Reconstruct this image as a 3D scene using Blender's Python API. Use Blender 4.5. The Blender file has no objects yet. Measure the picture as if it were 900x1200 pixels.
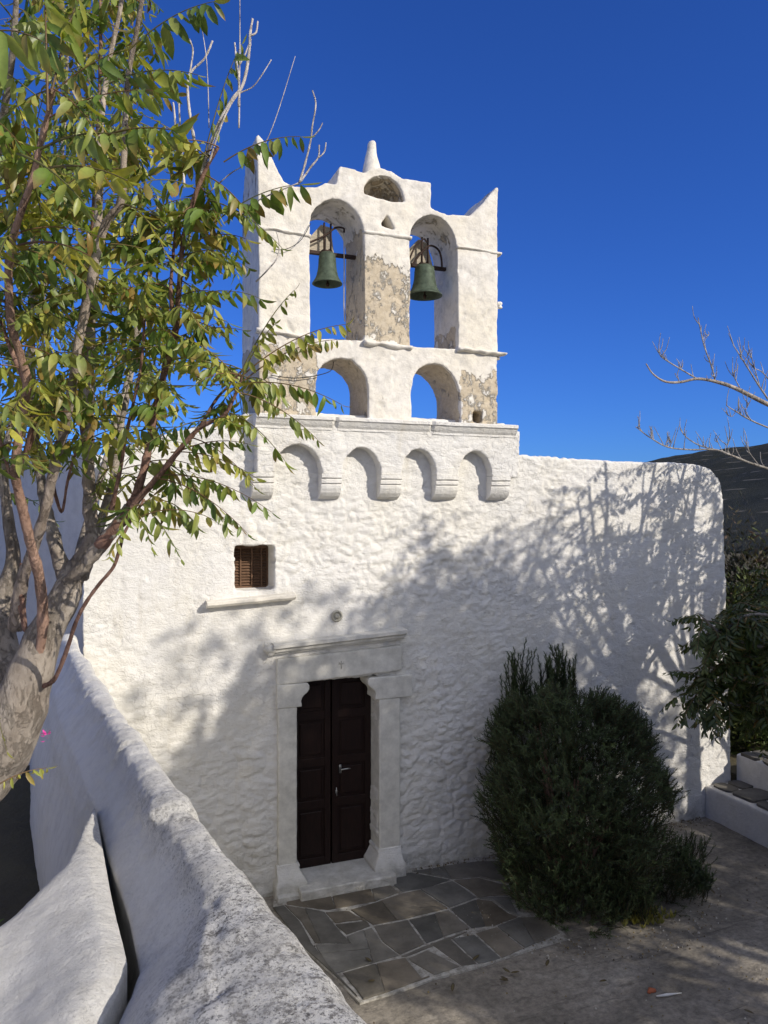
import bpy, math, random
import numpy as np
from mathutils import Vector, noise, Matrix
random.seed(7)
R = math.radians
scn = bpy.context.scene
COL = scn.collection

# ------------------------------------------------------------------ camera
YAW = R(21); CAMP = Vector((0, -8.5, 4.3))
SY, CY = math.sin(YAW), math.cos(YAW)
FWD = Vector((SY, CY, 0)); RGT = Vector((CY, -SY, 0)); UP = Vector((0, 0, 1))
cd = bpy.data.cameras.new('camera'); cam = bpy.data.objects.new('camera', cd); COL.objects.link(cam)
cam.location = CAMP; cam.rotation_euler = (R(90), 0, -YAW)
cd.sensor_fit = 'VERTICAL'; cd.sensor_height = 36; cd.lens = 27; cd.clip_start = .05; cd.clip_end = 3000
scn.camera = cam

def ray(px, py):
    return FWD + RGT * ((px - 450) / 900) + UP * ((600 - py) / 900)
def at(px, py, t):
    return CAMP + ray(px, py) * t
def on(px, py, Y=0.0):                 # a point on the wall plane y = Y
    r = ray(px, py); return CAMP + r * ((Y - CAMP.y) / r.y)
def xz(px, py, Y=0.0):
    p = on(px, py, Y); return (p.x, p.z)
def pix(p):
    d = Vector(p) - CAMP; t = d.dot(FWD)
    if t < .05: return (-999, -999, t)
    return (450 + 900 * d.dot(RGT) / t, 600 - 900 * d.z / t, t)

# ------------------------------------------------------------------ object helpers
def tag(o, label=None, cat=None, group=None, kind=None):
    if label: o['label'] = label
    if cat: o['category'] = cat
    if group: o['group'] = group
    if kind: o['kind'] = kind
    return o
def empty(name, loc, label, cat, group=None):
    o = bpy.data.objects.new(name, None); COL.objects.link(o); o.location = loc
    o.empty_display_size = .1
    return tag(o, label, cat, group)
def link(name, me, mat, parent=None, smooth=True):
    o = bpy.data.objects.new(name, me); COL.objects.link(o)
    if mat:
        me.materials.clear(); me.materials.append(mat)
    if smooth: me.polygons.foreach_set('use_smooth', [True] * len(me.polygons))
    if parent:
        o.parent = parent; w = Vector(parent.location)
        q = parent.parent
        while q: w += q.location; q = q.parent
        o.location = -w
    return o

class MB:
    def __init__(s): s.v = []; s.f = []; s.c = []
    def add(s, vs, fs, col=None):
        n = len(s.v); s.v += [tuple(v) for v in vs]; s.f += [tuple(i + n for i in f) for f in fs]
        if col is None: col = (1, 1, 1)
        if isinstance(col, list): s.c += col
        else: s.c += [col] * len(vs)
    def box(s, a, b, col=None, bev=0.0):
        x0, y0, z0 = a; x1, y1, z1 = b
        if bev <= 0:
            vs = [(x0,y0,z0),(x1,y0,z0),(x1,y1,z0),(x0,y1,z0),(x0,y0,z1),(x1,y0,z1),(x1,y1,z1),(x0,y1,z1)]
            s.add(vs, [(0,3,2,1),(4,5,6,7),(0,1,5,4),(1,2,6,5),(2,3,7,6),(3,0,4,7)], col)
        else:
            e = bev; vs = []; fs = []
            # chamfered box from three shrunk slabs
            idx = {}
            for i, x in enumerate((x0, x1)):
                for j, y in enumerate((y0, y1)):
                    for k, z in enumerate((z0, z1)):
                        sx = e if i == 0 else -e; sy = e if j == 0 else -e; sz = e if k == 0 else -e
                        for ax in range(3):
                            p = [x + sx, y + sy, z + sz]; p[ax] = (x, y, z)[ax]
                            idx[(i, j, k, ax)] = len(vs); vs.append(tuple(p))
            g = lambda i, j, k, a: idx[(i, j, k, a)]
            fs += [(g(0,0,0,0),g(0,0,1,0),g(0,1,1,0),g(0,1,0,0)),(g(1,0,0,0),g(1,1,0,0),g(1,1,1,0),g(1,0,1,0)),
                   (g(0,0,0,1),g(1,0,0,1),g(1,0,1,1),g(0,0,1,1)),(g(0,1,0,1),g(0,1,1,1),g(1,1,1,1),g(1,1,0,1)),
                   (g(0,0,0,2),g(0,1,0,2),g(1,1,0,2),g(1,0,0,2)),(g(0,0,1,2),g(1,0,1,2),g(1,1,1,2),g(0,1,1,2))]
            for i in (0,1):
                for j in (0,1):
                    fs.append((g(i,j,0,0),g(i,j,1,0),g(i,j,1,1),g(i,j,0,1)))
                    fs.append((g(i,0,j,0),g(i,1,j,0),g(i,1,j,2),g(i,0,j,2)))
                    fs.append((g(0,i,j,1),g(1,i,j,1),g(1,i,j,2),g(0,i,j,2)))
            for i in (0,1):
                for j in (0,1):
                    for k in (0,1): fs.append((g(i,j,k,0),g(i,j,k,1),g(i,j,k,2)))
            s.add(vs, fs, col)
    def tube(s, pts, rad, sides=8, col=None, wob=0.0, cap=True):
        pts = [Vector(p) for p in pts]; n = len(pts)
        if not hasattr(rad, '__len__'): rad = [rad] * n
        t0 = (pts[1] - pts[0]).normalized()
        a = t0.cross(Vector((0.31, 0.77, 0.2))).normalized()
        vs = []; fs = []; cs = []
        for i, p in enumerate(pts):
            t = (pts[min(i + 1, n - 1)] - pts[max(i - 1, 0)])
            if t.length < 1e-7: t = t0
            t = t.normalized(); a = (a - t * a.dot(t))
            if a.length < 1e-5: a = t.orthogonal()
            a.normalize(); b = t.cross(a)
            for k in range(sides):
                th = 2 * math.pi * k / sides; r = rad[i]
                d = a * math.cos(th) + b * math.sin(th)
                if wob:
                    q = (p + d * r)
                    r *= 1 + wob * noise.noise(q * (0.5 / max(rad[0], .01))) + wob * .6 * noise.noise(q * (1.7 / max(rad[0], .01)))
                vs.append(p + d * r)
        for i in range(n - 1):
            for k in range(sides):
                k2 = (k + 1) % sides
                fs.append((i*sides+k, i*sides+k2, (i+1)*sides+k2, (i+1)*sides+k))
        if cap:
            fs.append(tuple(reversed(range(sides)))); fs.append(tuple((n-1)*sides + k for k in range(sides)))
        s.add(vs, fs, col)
    def lathe(s, c, prof, sides=32, col=None):
        vs = []; fs = []; n = len(prof)
        for r, z in prof:
            for k in range(sides):
                th = 2*math.pi*k/sides; vs.append((c[0] + r*math.cos(th), c[1] + r*math.sin(th), c[2] + z))
        for i in range(n-1):
            for k in range(sides):
                k2 = (k+1) % sides
                fs.append((i*sides+k, i*sides+k2, (i+1)*sides+k2, (i+1)*sides+k))
        s.add(vs, fs, col)
    def mesh(s, name):
        me = bpy.data.meshes.new(name); me.from_pydata(s.v, [], s.f); me.update()
        at_ = me.attributes.new('tint', 'FLOAT_COLOR', 'POINT')
        a = np.ones((len(s.v), 4), dtype=np.float32)
        if s.v: a[:, :3] = np.array(s.c, dtype=np.float32)
        at_.data.foreach_set('color', a.ravel())
        return me
    def build(s, name, mat, parent=None, smooth=True):
        return link(name, s.mesh(name), mat, parent, smooth)

def catmull(pts, rad, step=6):
    P = [Vector(p) for p in pts]; out = []; ro = []
    n = len(P)
    for i in range(n - 1):
        p0 = P[max(i-1, 0)]; p1 = P[i]; p2 = P[i+1]; p3 = P[min(i+2, n-1)]
        for k in range(step):
            t = k / step
            out.append(.5 * ((2*p1) + (p2-p0)*t + (2*p0-5*p1+4*p2-p3)*t*t + (-p0+3*p1-3*p2+p3)*t**3))
            ro.append(rad[i] + (rad[i+1]-rad[i])*t)
    out.append(P[-1]); ro.append(rad[-1])
    return out, ro

def extrude_profile(loops, y0, y1):
    """solid from closed xz loops (holes where loops nest), between the planes y0 and y1"""
    cu = bpy.data.curves.new('profile', 'CURVE'); cu.dimensions = '2D'; cu.fill_mode = 'BOTH'
    cu.extrude = (y1 - y0) / 2
    for lp in loops:
        sp = cu.splines.new('POLY'); sp.points.add(len(lp) - 1)
        for i, (x, z) in enumerate(lp): sp.points[i].co = (x, z, 0, 1)
        sp.use_cyclic_u = True
    o = bpy.data.objects.new('profile', cu); COL.objects.link(o)
    dg = bpy.context.evaluated_depsgraph_get()
    me = bpy.data.meshes.new_from_object(o.evaluated_get(dg))
    c = (y0 + y1) / 2
    for v in me.vertices:
        x, y, z = v.co; v.co = (x, c - z, y)
    vs = [tuple(v.co) for v in me.vertices]; fs = [tuple(p.vertices) for p in me.polygons]
    bpy.data.objects.remove(o); bpy.data.curves.remove(cu); bpy.data.meshes.remove(me)
    return vs, fs

def weld_remesh(mb, voxel, smooth=2):
    me = mb.mesh('tmp')
    import bmesh
    bm = bmesh.new(); bm.from_mesh(me); bmesh.ops.remove_doubles(bm, verts=bm.verts, dist=1e-5)
    bmesh.ops.recalc_face_normals(bm, faces=bm.faces); bm.to_mesh(me); bm.free()
    o = bpy.data.objects.new('tmp', me); COL.objects.link(o)
    m = o.modifiers.new('r', 'REMESH'); m.mode = 'VOXEL'; m.voxel_size = voxel; m.use_smooth_shade = True
    if smooth:
        m = o.modifiers.new('s', 'SMOOTH'); m.factor = .5; m.iterations = smooth
    dg = bpy.context.evaluated_depsgraph_get()
    out = bpy.data.meshes.new_from_object(o.evaluated_get(dg))
    bpy.data.objects.remove(o); bpy.data.meshes.remove(me)
    return out

def displace(me, fn):
    n = len(me.vertices)
    co = np.empty(n*3, dtype=np.float32); me.vertices.foreach_get('co', co); co = co.reshape(-1, 3)
    no = np.empty(n*3, dtype=np.float32); me.vertex_normals.foreach_get('vector', no); no = no.reshape(-1, 3)
    d = np.array([fn(Vector(c)) for c in co.tolist()], dtype=np.float32)
    co += no * d[:, None]
    me.vertices.foreach_set('co', co.ravel()); me.update()

def attr(me, name, fn):
    a = me.attributes.new(name, 'FLOAT', 'POINT')
    a.data.foreach_set('value', [fn(v.co) for v in me.vertices])

def sstep(a, b, x):
    t = min(1, max(0, (x - a) / (b - a))); return t*t*(3-2*t)
def lerp_tab(tab, x):
    if x <= tab[0][0]: return tab[0][1]
    for (a, va), (b, vb) in zip(tab, tab[1:]):
        if x <= b: return va + (vb-va)*(x-a)/(b-a)
    return tab[-1][1]

# ------------------------------------------------------------------ materials
class NT:
    def __init__(s, name, rough=.9):
        s.m = bpy.data.materials.new(name); s.m.use_nodes = True; s.t = s.m.node_tree; s.n = s.t.nodes
        s.b = s.n['Principled BSDF']; s.b.inputs['Roughness'].default_value = rough
        s.b.inputs['Specular IOR Level'].default_value = .25
        s.g = s.n.new('ShaderNodeNewGeometry')
    def l(s, a, b): s.t.links.new(a, b)
    def noise(s, scale, detail=6, rough=.6, stretch=None, dist=0):
        n = s.n.new('ShaderNodeTexNoise'); n.inputs['Scale'].default_value = scale
        n.inputs['Detail'].default_value = detail; n.inputs['Roughness'].default_value = rough
        n.inputs['Distortion'].default_value = dist
        s.l(s.pos(stretch), n.inputs['Vector']); return n.outputs['Fac']
    def voro(s, scale, feature='F1', stretch=None, rnd=1):
        n = s.n.new('ShaderNodeTexVoronoi'); n.inputs['Scale'].default_value = scale; n.feature = feature
        n.inputs['Randomness'].default_value = rnd
        s.l(s.pos(stretch), n.inputs['Vector']); return n.outputs['Distance']
    def pos(s, stretch=None):
        if not stretch: return s.g.outputs['Position']
        m = s.n.new('ShaderNodeMapping'); m.inputs['Scale'].default_value = stretch
        s.l(s.g.outputs['Position'], m.inputs['Vector']); return m.outputs['Vector']
    def ramp(s, fac, stops):
        r = s.n.new('ShaderNodeValToRGB'); e = r.color_ramp.elements
        while len(e) > 2: e.remove(e[-1])
        e[0].position, e[1].position = stops[0][0], stops[-1][0]
        def c4(c): return (c, c, c, 1) if not hasattr(c, '__len__') else (*c, 1)
        e[0].color, e[1].color = c4(stops[0][1]), c4(stops[-1][1])
        for p, c in stops[1:-1]:
            q = e.new(p); q.color = c4(c)
        s.l(fac, r.inputs['Fac']); return r.outputs['Color']
    def mix(s, fac, a, b, mode='MIX'):
        m = s.n.new('ShaderNodeMix'); m.data_type = 'RGBA'; m.blend_type = mode
        for inp, val in ((m.inputs[0], fac), (m.inputs[6], a), (m.inputs[7], b)):
            if isinstance(val, bpy.types.NodeSocket): s.l(val, inp)
            elif hasattr(val, '__len__'): inp.default_value = (*val, 1)
            else: inp.default_value = val
        return m.outputs[2]
    def math(s, op, a, b=0.0, c=None):
        m = s.n.new('ShaderNodeMath'); m.operation = op
        for i, val in enumerate((a, b, c)):
            if val is None: continue
            if isinstance(val, bpy.types.NodeSocket): s.l(val, m.inputs[i])
            else: m.inputs[i].default_value = val
        return m.outputs[0]
    def attr(s, name, out='Fac'):
        a = s.n.new('ShaderNodeAttribute'); a.attribute_name = name; return a.outputs[out]
    def bump(s, h, dist, strength=1.0, prev=None):
        b = s.n.new('ShaderNodeBump'); b.inputs['Distance'].default_value = dist; b.inputs['Strength'].default_value = strength
        s.l(h, b.inputs['Height'])
        if prev is not None: s.l(prev, b.inputs['Normal'])
        return b.outputs['Normal']
    def done(s, col, nrm=None):
        if isinstance(col, bpy.types.NodeSocket): s.l(col, s.b.inputs['Base Color'])
        else: s.b.inputs['Base Color'].default_value = (*col, 1)
        if nrm is not None: s.l(nrm, s.b.inputs['Normal'])
        return s.m

def whitewash(name, base=(.80, .785, .745), dirt=.25, specks=0.0, bare=False, warm=.3, bumpd=.006, crease=False):
    t = NT(name, .93)
    n1 = t.noise(1.3, 7, .62); n2 = t.noise(9, 8, .7); n3 = t.noise(45, 6, .7)
    c = t.mix(t.ramp(n1, [(.42, 0), (.68, 1)]), base, tuple(b * k for b, k in zip(base, (1, .965, .86))))
    cw = t.mix(warm, base, c)
    # greyish weathering with its own blotchy shape
    w = t.math('MULTIPLY', t.ramp(n2, [(.45, 0), (.66, 1)]), dirt)
    c = t.mix(w, cw, (.42, .40, .36))
    w3 = t.math('MULTIPLY', t.ramp(t.noise(3.1, 9, .75, (1, 1, .35)), [(.56, 0), (.74, 1)]), dirt * 1.2)
    c = t.mix(w3, c, (.50, .46, .38))
    rid = t.math('ABSOLUTE', t.math('SUBTRACT', t.noise(6, 9, .72, (1, 1, 1.5), .3), .5))
    nr = t.bump(rid, bumpd * 3.2, .9)
    if crease:
        vo = t.n.new('ShaderNodeTexVoronoi'); vo.feature = 'DISTANCE_TO_EDGE'; vo.inputs['Scale'].default_value = 4.6
        mp = t.n.new('ShaderNodeVectorMath'); mp.operation = 'ADD'
        ns = t.n.new('ShaderNodeTexNoise'); ns.inputs['Scale'].default_value = 4; ns.inputs['Detail'].default_value = 6
        t.l(t.pos(), ns.inputs['Vector']); t.l(t.pos((1, 1, 1.9)), mp.inputs[0]); t.l(ns.outputs['Color'], mp.inputs[1]); t.l(mp.outputs[0], vo.inputs['Vector'])
        cre = t.math('MULTIPLY', t.ramp(vo.outputs['Distance'], [(0, 0), (.07, 1)]), t.ramp(t.noise(1.1, 3, .5), [(.47, .06), (.64, 1)]))
        nr = t.bump(cre, .0045, 1.0, nr)
        nr = t.bump(t.noise(15, 9, .75, (1, 1, 2.0)), .016, 1.0, nr)
        sp = t.n.new('ShaderNodeSeparateXYZ'); t.l(t.pos(), sp.inputs[0])
        foot = t.math('MULTIPLY', t.ramp(sp.outputs['Z'], [(0.0, 1), (.30, 0)]), t.ramp(t.noise(6, 8, .7), [(.35, 0), (.6, .75)]))
        c = t.mix(foot, c, (.30, .29, .24))
        pit = t.ramp(t.noise(33, 8, .8), [(.66, 0), (.72, .55)])
        c = t.mix(pit, c, (.33, .31, .27))
        stain = t.math('MULTIPLY', t.ramp(t.noise(2.6, 9, .75, (1.6, 1, .32)), [(.55, 0), (.72, .55)]), 1.0)
        c = t.mix(stain, c, (.58, .53, .43))
    nr = t.bump(t.noise(24, 9, .68), bumpd * 1.2, 1.0, nr)
    nr = t.bump(n3, bumpd * .7, 1.0, nr)
    if specks:
        sp = t.math('MULTIPLY', t.ramp(t.noise(30, 12, .85), [(.50, 0), (.55, 1)]), t.ramp(t.noise(2.2, 5, .6), [(.38, .15), (.56, 1)]))
        sp = t.math('MULTIPLY', sp, t.attr('soil'))
        c = t.mix(t.math('MULTIPLY', sp, specks), c, (.16, .15, .135))
        sp2 = t.math('MULTIPLY', t.ramp(t.noise(85, 10, .8), [(.54, 0), (.58, 1)]), t.attr('soil'))
        c = t.mix(t.math('MULTIPLY', sp2, specks), c, (.07, .07, .065))
        gr = t.math('MULTIPLY', t.ramp(t.noise(5, 8, .7), [(.42, 0), (.64, .40)]), t.attr('soil'))
        c = t.mix(gr, c, (.40, .385, .35))
        nr = t.bump(t.noise(60, 10, .8), .006, 1.0, nr)
    if bare:
        bn = t.math('ADD', t.attr('bare'), t.math('MULTIPLY', t.math('SUBTRACT', t.noise(7, 10, .72, (1, 1, .75)), .5), 2.3))
        mk = t.ramp(bn, [(.46, 0), (.52, .45), (.60, 1)])
        stone = t.mix(t.ramp(t.noise(14, 10, .75), [(.35, 0), (.7, 1)]), (.50, .42, .30), (.66, .58, .45))
        vb = t.ramp(t.voro(9, 'DISTANCE_TO_EDGE', (1, 1, 1.9)), [(0, 1), (.06, 0)]); stone = t.mix(t.math('MULTIPLY', vb, .28), stone, (.27, .21, .14))
        stone = t.mix(t.ramp(t.noise(60, 6, .8), [(.5, 0), (.75, .5)]), stone, (.22, .17, .11))
        c = t.mix(mk, c, stone)
        nr = t.bump(t.math('MULTIPLY', mk, -1.0), .016, 1.0, nr)
    return t.done(c, nr)

M = {}
M['facade'] = whitewash('whitewashed rubble', dirt=.14, warm=.5, crease=True)
M['belfry'] = whitewash('whitewashed belfry plaster', base=(.78, .745, .68), dirt=.5, bare=True, warm=.8, bumpd=.005)
M['wall'] = whitewash('weathered whitewash', base=(.80, .785, .74), dirt=.25, specks=.7, warm=.3, bumpd=.009)
M['plain'] = whitewash('plain whitewash', base=(.72, .70, .66), dirt=.25, warm=.3)
def simple(name, col, rough=.8, var=.25, scale=8, metal=0, bump=0.0, bscale=30, stretch=None):
    t = NT(name, rough); t.b.inputs['Metallic'].default_value = metal
    c = t.mix(t.ramp(t.noise(scale, 8, .7, stretch), [(.35, 0), (.68, 1)]), tuple(x*(1-var) for x in col), tuple(min(1, x*(1+var)) for x in col))
    return t.done(c, t.bump(t.noise(bscale, 8, .7, stretch), bump) if bump else None)
M['marble'] = simple('worn grey marble', (.66, .64, .575), .7, .18, 6, bump=.003)
M['door'] = simple('dark brown door paint', (.016, .007, .005), .5, .4, 14, stretch=(6, 6, .6), bump=.001)
M['bronze'] = simple('green bronze patina', (.075, .10, .07), .65, .35, 18, metal=.25, bump=.002)
M['iron'] = simple('rusted iron', (.045, .028, .022), .8, .4, 30, bump=.001)
M['wood'] = simple('grey weathered timber', (.42, .37, .29), .9, .3, 10, stretch=(1, 8, 8), bump=.003)
M['shutter'] = simple('brown woven shutter', (.13, .075, .045), .8, .35, 25, bump=.001)
M['steel'] = simple('dull steel', (.5, .5, .48), .35, .1, 20, metal=.9)
M['cable'] = simple('black cable', (.02, .02, .02), .6, .1)
M['rope'] = simple('pale rope', (.5, .45, .36), .95, .2)
M['porcelain'] = simple('white porcelain', (.75, .73, .68), .3, .08)
M['terracotta'] = simple('terracotta', (.38, .12, .06), .9, .25, 20)
M['pink'] = simple('magenta petals', (.55, .06, .28), .6, .15)
_g = NT('grit', .95); M['grit'] = _g.done(_g.attr('tint', 'Color'))
M['roof'] = simple('terracotta roof', (.32, .15, .09), .9, .25)

def bark(name, base, dark, scale=9, lent=True):
    t = NT(name, .85)
    c = t.mix(t.ramp(t.noise(scale, 8, .7, (1, 1, .5)), [(.35, 0), (.65, 1)]), dark, base)
    c = t.mix(t.ramp(t.noise(70, 5, .6, (1, 1, .35)), [(.55, 0), (.72, .7)]), c, tuple(x*.35 for x in dark))
    c = t.mix(1.0, c, t.attr('tint', 'Color'), 'MULTIPLY')
    return t.done(c, t.bump(t.noise(48, 9, .78, (1, 1, .55)), .012, 1.0, t.bump(t.ramp(t.noise(13, 8, .75, (1, 1, .45), .6), [(.42, 0), (.5, 1)]), .010)))
M['bark'] = bark('grey ailanthus bark', (.50, .44, .37), (.27, .225, .18))
M['twig'] = bark('reddish young stem', (.40, .25, .19), (.20, .105, .075))

def leafmat(name, trans=.35, rough=.5, var=.25):
    t = NT(name, rough); t.b.inputs['Specular IOR Level'].default_value = .5
    c = t.mix(t.ramp(t.noise(45, 5, .6), [(.35, 0), (.7, 1)]), t.attr('tint', 'Color'),
              t.mix(1.0, t.attr('tint', 'Color'), (1 - var, 1 - var, 1 - var), 'MULTIPLY'))
    t.l(c, t.b.inputs['Base Color'])
    tr = t.n.new('ShaderNodeBsdfTranslucent'); t.l(t.mix(1.0, c, (1.35, 1.3, .5), 'MULTIPLY'), tr.inputs['Color'])
    mx = t.n.new('ShaderNodeMixShader'); mx.inputs[0].default_value = trans
    out = t.n['Material Output']
    t.l(t.b.outputs[0], mx.inputs[1]); t.l(tr.outputs[0], mx.inputs[2]); t.l(mx.outputs[0], out.inputs['Surface'])
    return t.m
M['leaf'] = leafmat('pinnate leaf', .34, .42)
M['needle'] = leafmat('rosemary needle', .12, .7)
M['shade_leaf'] = leafmat('broad dark leaf', .2, .6)

# ground materials
def concrete():
    t = NT('stained courtyard concrete', .9)
    a = t.ramp(t.noise(.9, 9, .68, (1, 1.6, 1), .6), [(.34, (.20, .18, .145)), (.55, (.34, .305, .25)), (.72, (.47, .43, .36))])
    b = t.ramp(t.noise(14, 10, .75), [(.40, 0), (.72, .8)])
    c = t.mix(b, a, (.075, .068, .058))
    ln = t.ramp(t.noise(3.2, 8, .8, (.35, 2.4, 1), 1.2), [(.56, 0), (.66, .6)])
    c = t.mix(ln, c, (.06, .055, .048))
    pl = t.ramp(t.noise(5, 10, .8), [(.62, 0), (.70, .5)])
    c = t.mix(t.math('MULTIPLY', pl, .3), c, (.36, .35, .33))
    sc = t.ramp(t.noise(55, 8, .8), [(.60, 0), (.68, .6)]); c = t.mix(sc, c, (.05, .045, .04))
    s2 = t.ramp(t.noise(37, 6, .8), [(.64, 0), (.70, .6)]); c = t.mix(s2, c, (.45, .43, .38))
    n = t.bump(t.noise(3.5, 9, .65, (1, 1.7, 1), .5), .035); n = t.bump(t.noise(60, 8, .8), .006, 1, n)
    return t.done(c, n)
M['concrete'] = concrete()
def slate():
    t = NT('grey slate slabs', .8)
    base = t.attr('tint', 'Color')
    c = t.mix(t.ramp(t.noise(2.3, 9, .7), [(.38, 0), (.62, .9)]), base, t.mix(1.0, base, (.55, .55, .54), 'MULTIPLY'))
    c = t.mix(t.ramp(t.noise(24, 10, .85), [(.58, 0), (.72, .5)]), c, (.26, .24, .21))
    return t.done(c, t.bump(t.noise(40, 8, .7), .003, 1, t.bump(t.noise(7, 8, .6), .014)))
M['slate'] = slate()
def joint():
    t = NT('limewashed joints', .9)
    c = t.mix(t.ramp(t.noise(9, 9, .75), [(.42, 0), (.62, 1)]), (.50, .48, .43), (.20, .185, .155))
    return t.done(c)
M['joint'] = joint()
def earth():
    t = NT('dry earth', .95)
    c = t.ramp(t.noise(.4, 9, .7), [(.3, (.06, .05, .032)), (.55, (.11, .095, .055)), (.75, (.17, .14, .09))])
    return t.done(c, t.bump(t.noise(4, 9, .7), .05))
M['earth'] = earth()
def hillmat():
    t = NT('scrub hillside', .95)
    c = t.ramp(t.noise(.05, 12, .8), [(.35, (.014, .018, .011)), (.52, (.032, .034, .02)), (.70, (.075, .065, .042))])
    s = t.ramp(t.noise(.9, 12, .85), [(.45, 0), (.60, .85)])
    c = t.mix(s, c, (.015, .02, .010))
    w = t.n.new('ShaderNodeTexWave'); w.bands_direction = 'Z'; w.inputs['Scale'].default_value = .11
    w.inputs['Distortion'].default_value = 2.0; w.inputs['Detail'].default_value = 3; w.inputs['Detail Scale'].default_value = .25
    t.l(t.g.outputs['Position'], w.inputs['Vector'])
    ws = t.math('MULTIPLY', t.ramp(w.outputs['Fac'], [(.965, 0), (.99, .55)]), t.ramp(t.noise(.12, 3, .5), [(.5, 0), (.56, 1)]))
    c = t.mix(ws, c, (.28, .25, .20))
    return t.done(c, t.bump(t.noise(.4, 10, .8), 1.5))
M['hill'] = hillmat()

# ================================================================== THE CHURCH
church = empty('church', (4.2, 0, 0), 'small whitewashed chapel with arched bell gable above a dark wooden door', 'church')

def stone_field(x, z):
    big = noise.noise(Vector((x*.8, z*.8, 12))) > .05
    k = 1.0 if big else 1.55
    wx = .09*noise.noise(Vector((x*3.1, z*3.1, 3))) + .05*noise.noise(Vector((x*7, z*7, 5))); wz = .07*noise.noise(Vector((x*3.3, z*3, 9))) + .04*noise.noise(Vector((x*8, z*8, 2)))
    q = Vector(((x + wx) / .27 * k, (z + wz) / .15 * k, 0.7))
    d = noise.voronoi(q)[0]
    return (sstep(.0, .22, d[1] - d[0]) + .35 * (1 - min(1, d[0]*1.6))) * (.65 + 1.1 * abs(noise.noise(q * .45)))
def stone_field_old(x, z):
    q = Vector((x / .25 + .25*noise.noise(Vector((x*2, z*2, 3))), z / .135 + .3*noise.noise(Vector((x*2.3, z*2, 9))), 0.7))
    d = noise.voronoi(q)[0]
    return sstep(.02, .34, d[1] - d[0]) * (1 + .5 * noise.noise(q * .6))

# ---- facade wall: outline with door and window openings
YB = -.15
def facade():
    lp = [xz(112, 1075), (-.06, -.3), (-.06, 4.25), xz(113, 598), xz(120, 560), xz(129, 530), xz(165, 516), xz(215, 503), xz(252, 497), xz(290, 486), xz(335, 482), (2.1, 5.45),
          (4.9, 5.42), (4.97, 5.03), xz(660, 538), xz(720, 541), xz(790, 543), xz(815, 545), xz(832, 550), xz(842, 562), xz(846, 575), xz(849, 620), xz(852, 690), xz(854, 800), (8.62, -.3)]
    lp = lp[1:]
    door = [(2.19, -.05), (2.19, 2.37), (3.19, 2.37), (3.19, -.05)]
    win = [(1.50, 3.43), (1.50, 3.92), (1.94, 3.92), (1.94, 3.43)]
    vs, fs = extrude_profile([lp, door, win], 0, .62)
    mb = MB(); mb.add(vs, fs)
    me = weld_remesh(mb, .019, 3)
    sx1 = 8.2
    def f(c):
        x, y, z = c
        if y > .25: return 0
        edge = sstep(.0, .22, min(abs(x-1.5), abs(x-1.94)) if 3.4 < z < 3.95 else 1)
        # how strongly the rubble shows through the limewash
        m = .35 + .9 * noise.fractal(Vector((x*.55, z*.55, 2.2)), 1.0, 2.0, 2)
        m += .75 * math.exp(-((x-1.75)/.7)**2 - ((z-1.2)/1.3)**2) + .6 * math.exp(-((x-3.2)/1.3)**2 - ((z-4.0)/.5)**2)
        m += .4 * math.exp(-((x-3.9)/.5)**2 - ((z-1.4)/1.2)**2)
        m -= .5 * math.exp(-((x-.7)/.7)**2 - ((z-3.6)/1.2)**2)
        m *= 1 - .7 * sstep(5.6, 6.6, x)
        m = max(.10, min(1.15, m))
        d = .0155 * m * (stone_field(x, z) - .8)
        d += .011 * noise.fractal(Vector((x*7, y*6, z*10)), .8, 2.1, 4) * (.45 + m * .7)
        d += .006 * abs(noise.noise(Vector((x*10+3, 2, z*14)))) * m
        d += .024 * noise.noise(Vector((x*.9, 0, z*.9 + 4))) + .012 * noise.noise(Vector((x*2.6, 1, z*2.6)))
        # pits
        p = noise.noise(Vector((x*11, z*11, 5)))
        d -= .010 * sstep(.42, .6, p)
        return d
    displace(me, f)
    return link('facade_wall', me, M['facade'], church)
facade()

# ---- church body behind and the slanting side wall
mb = MB()
side = [(-.02, .30), (-2.9, 5.2), (-2.9, 12), (8.35, 12), (8.35, .55), (.3, .55)]
zt = [4.93, 4.95, 4.95, 4.75, 4.75, 4.75]
n = len(side)
vs = [(x, y, 0) for x, y in side] + [(x, y, z) for (x, y), z in zip(side, zt)]
vs += [(2.5, 7, 5.1)]
fs = [(i, (i+1) % n, (i+1) % n + n, i + n) for i in range(n)] + [(i+n, (i+1) % n + n, 2*n) for i in range(n)]
mb.add(vs, fs); mb.build('nave', M['plain'], church, smooth=False)

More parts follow.
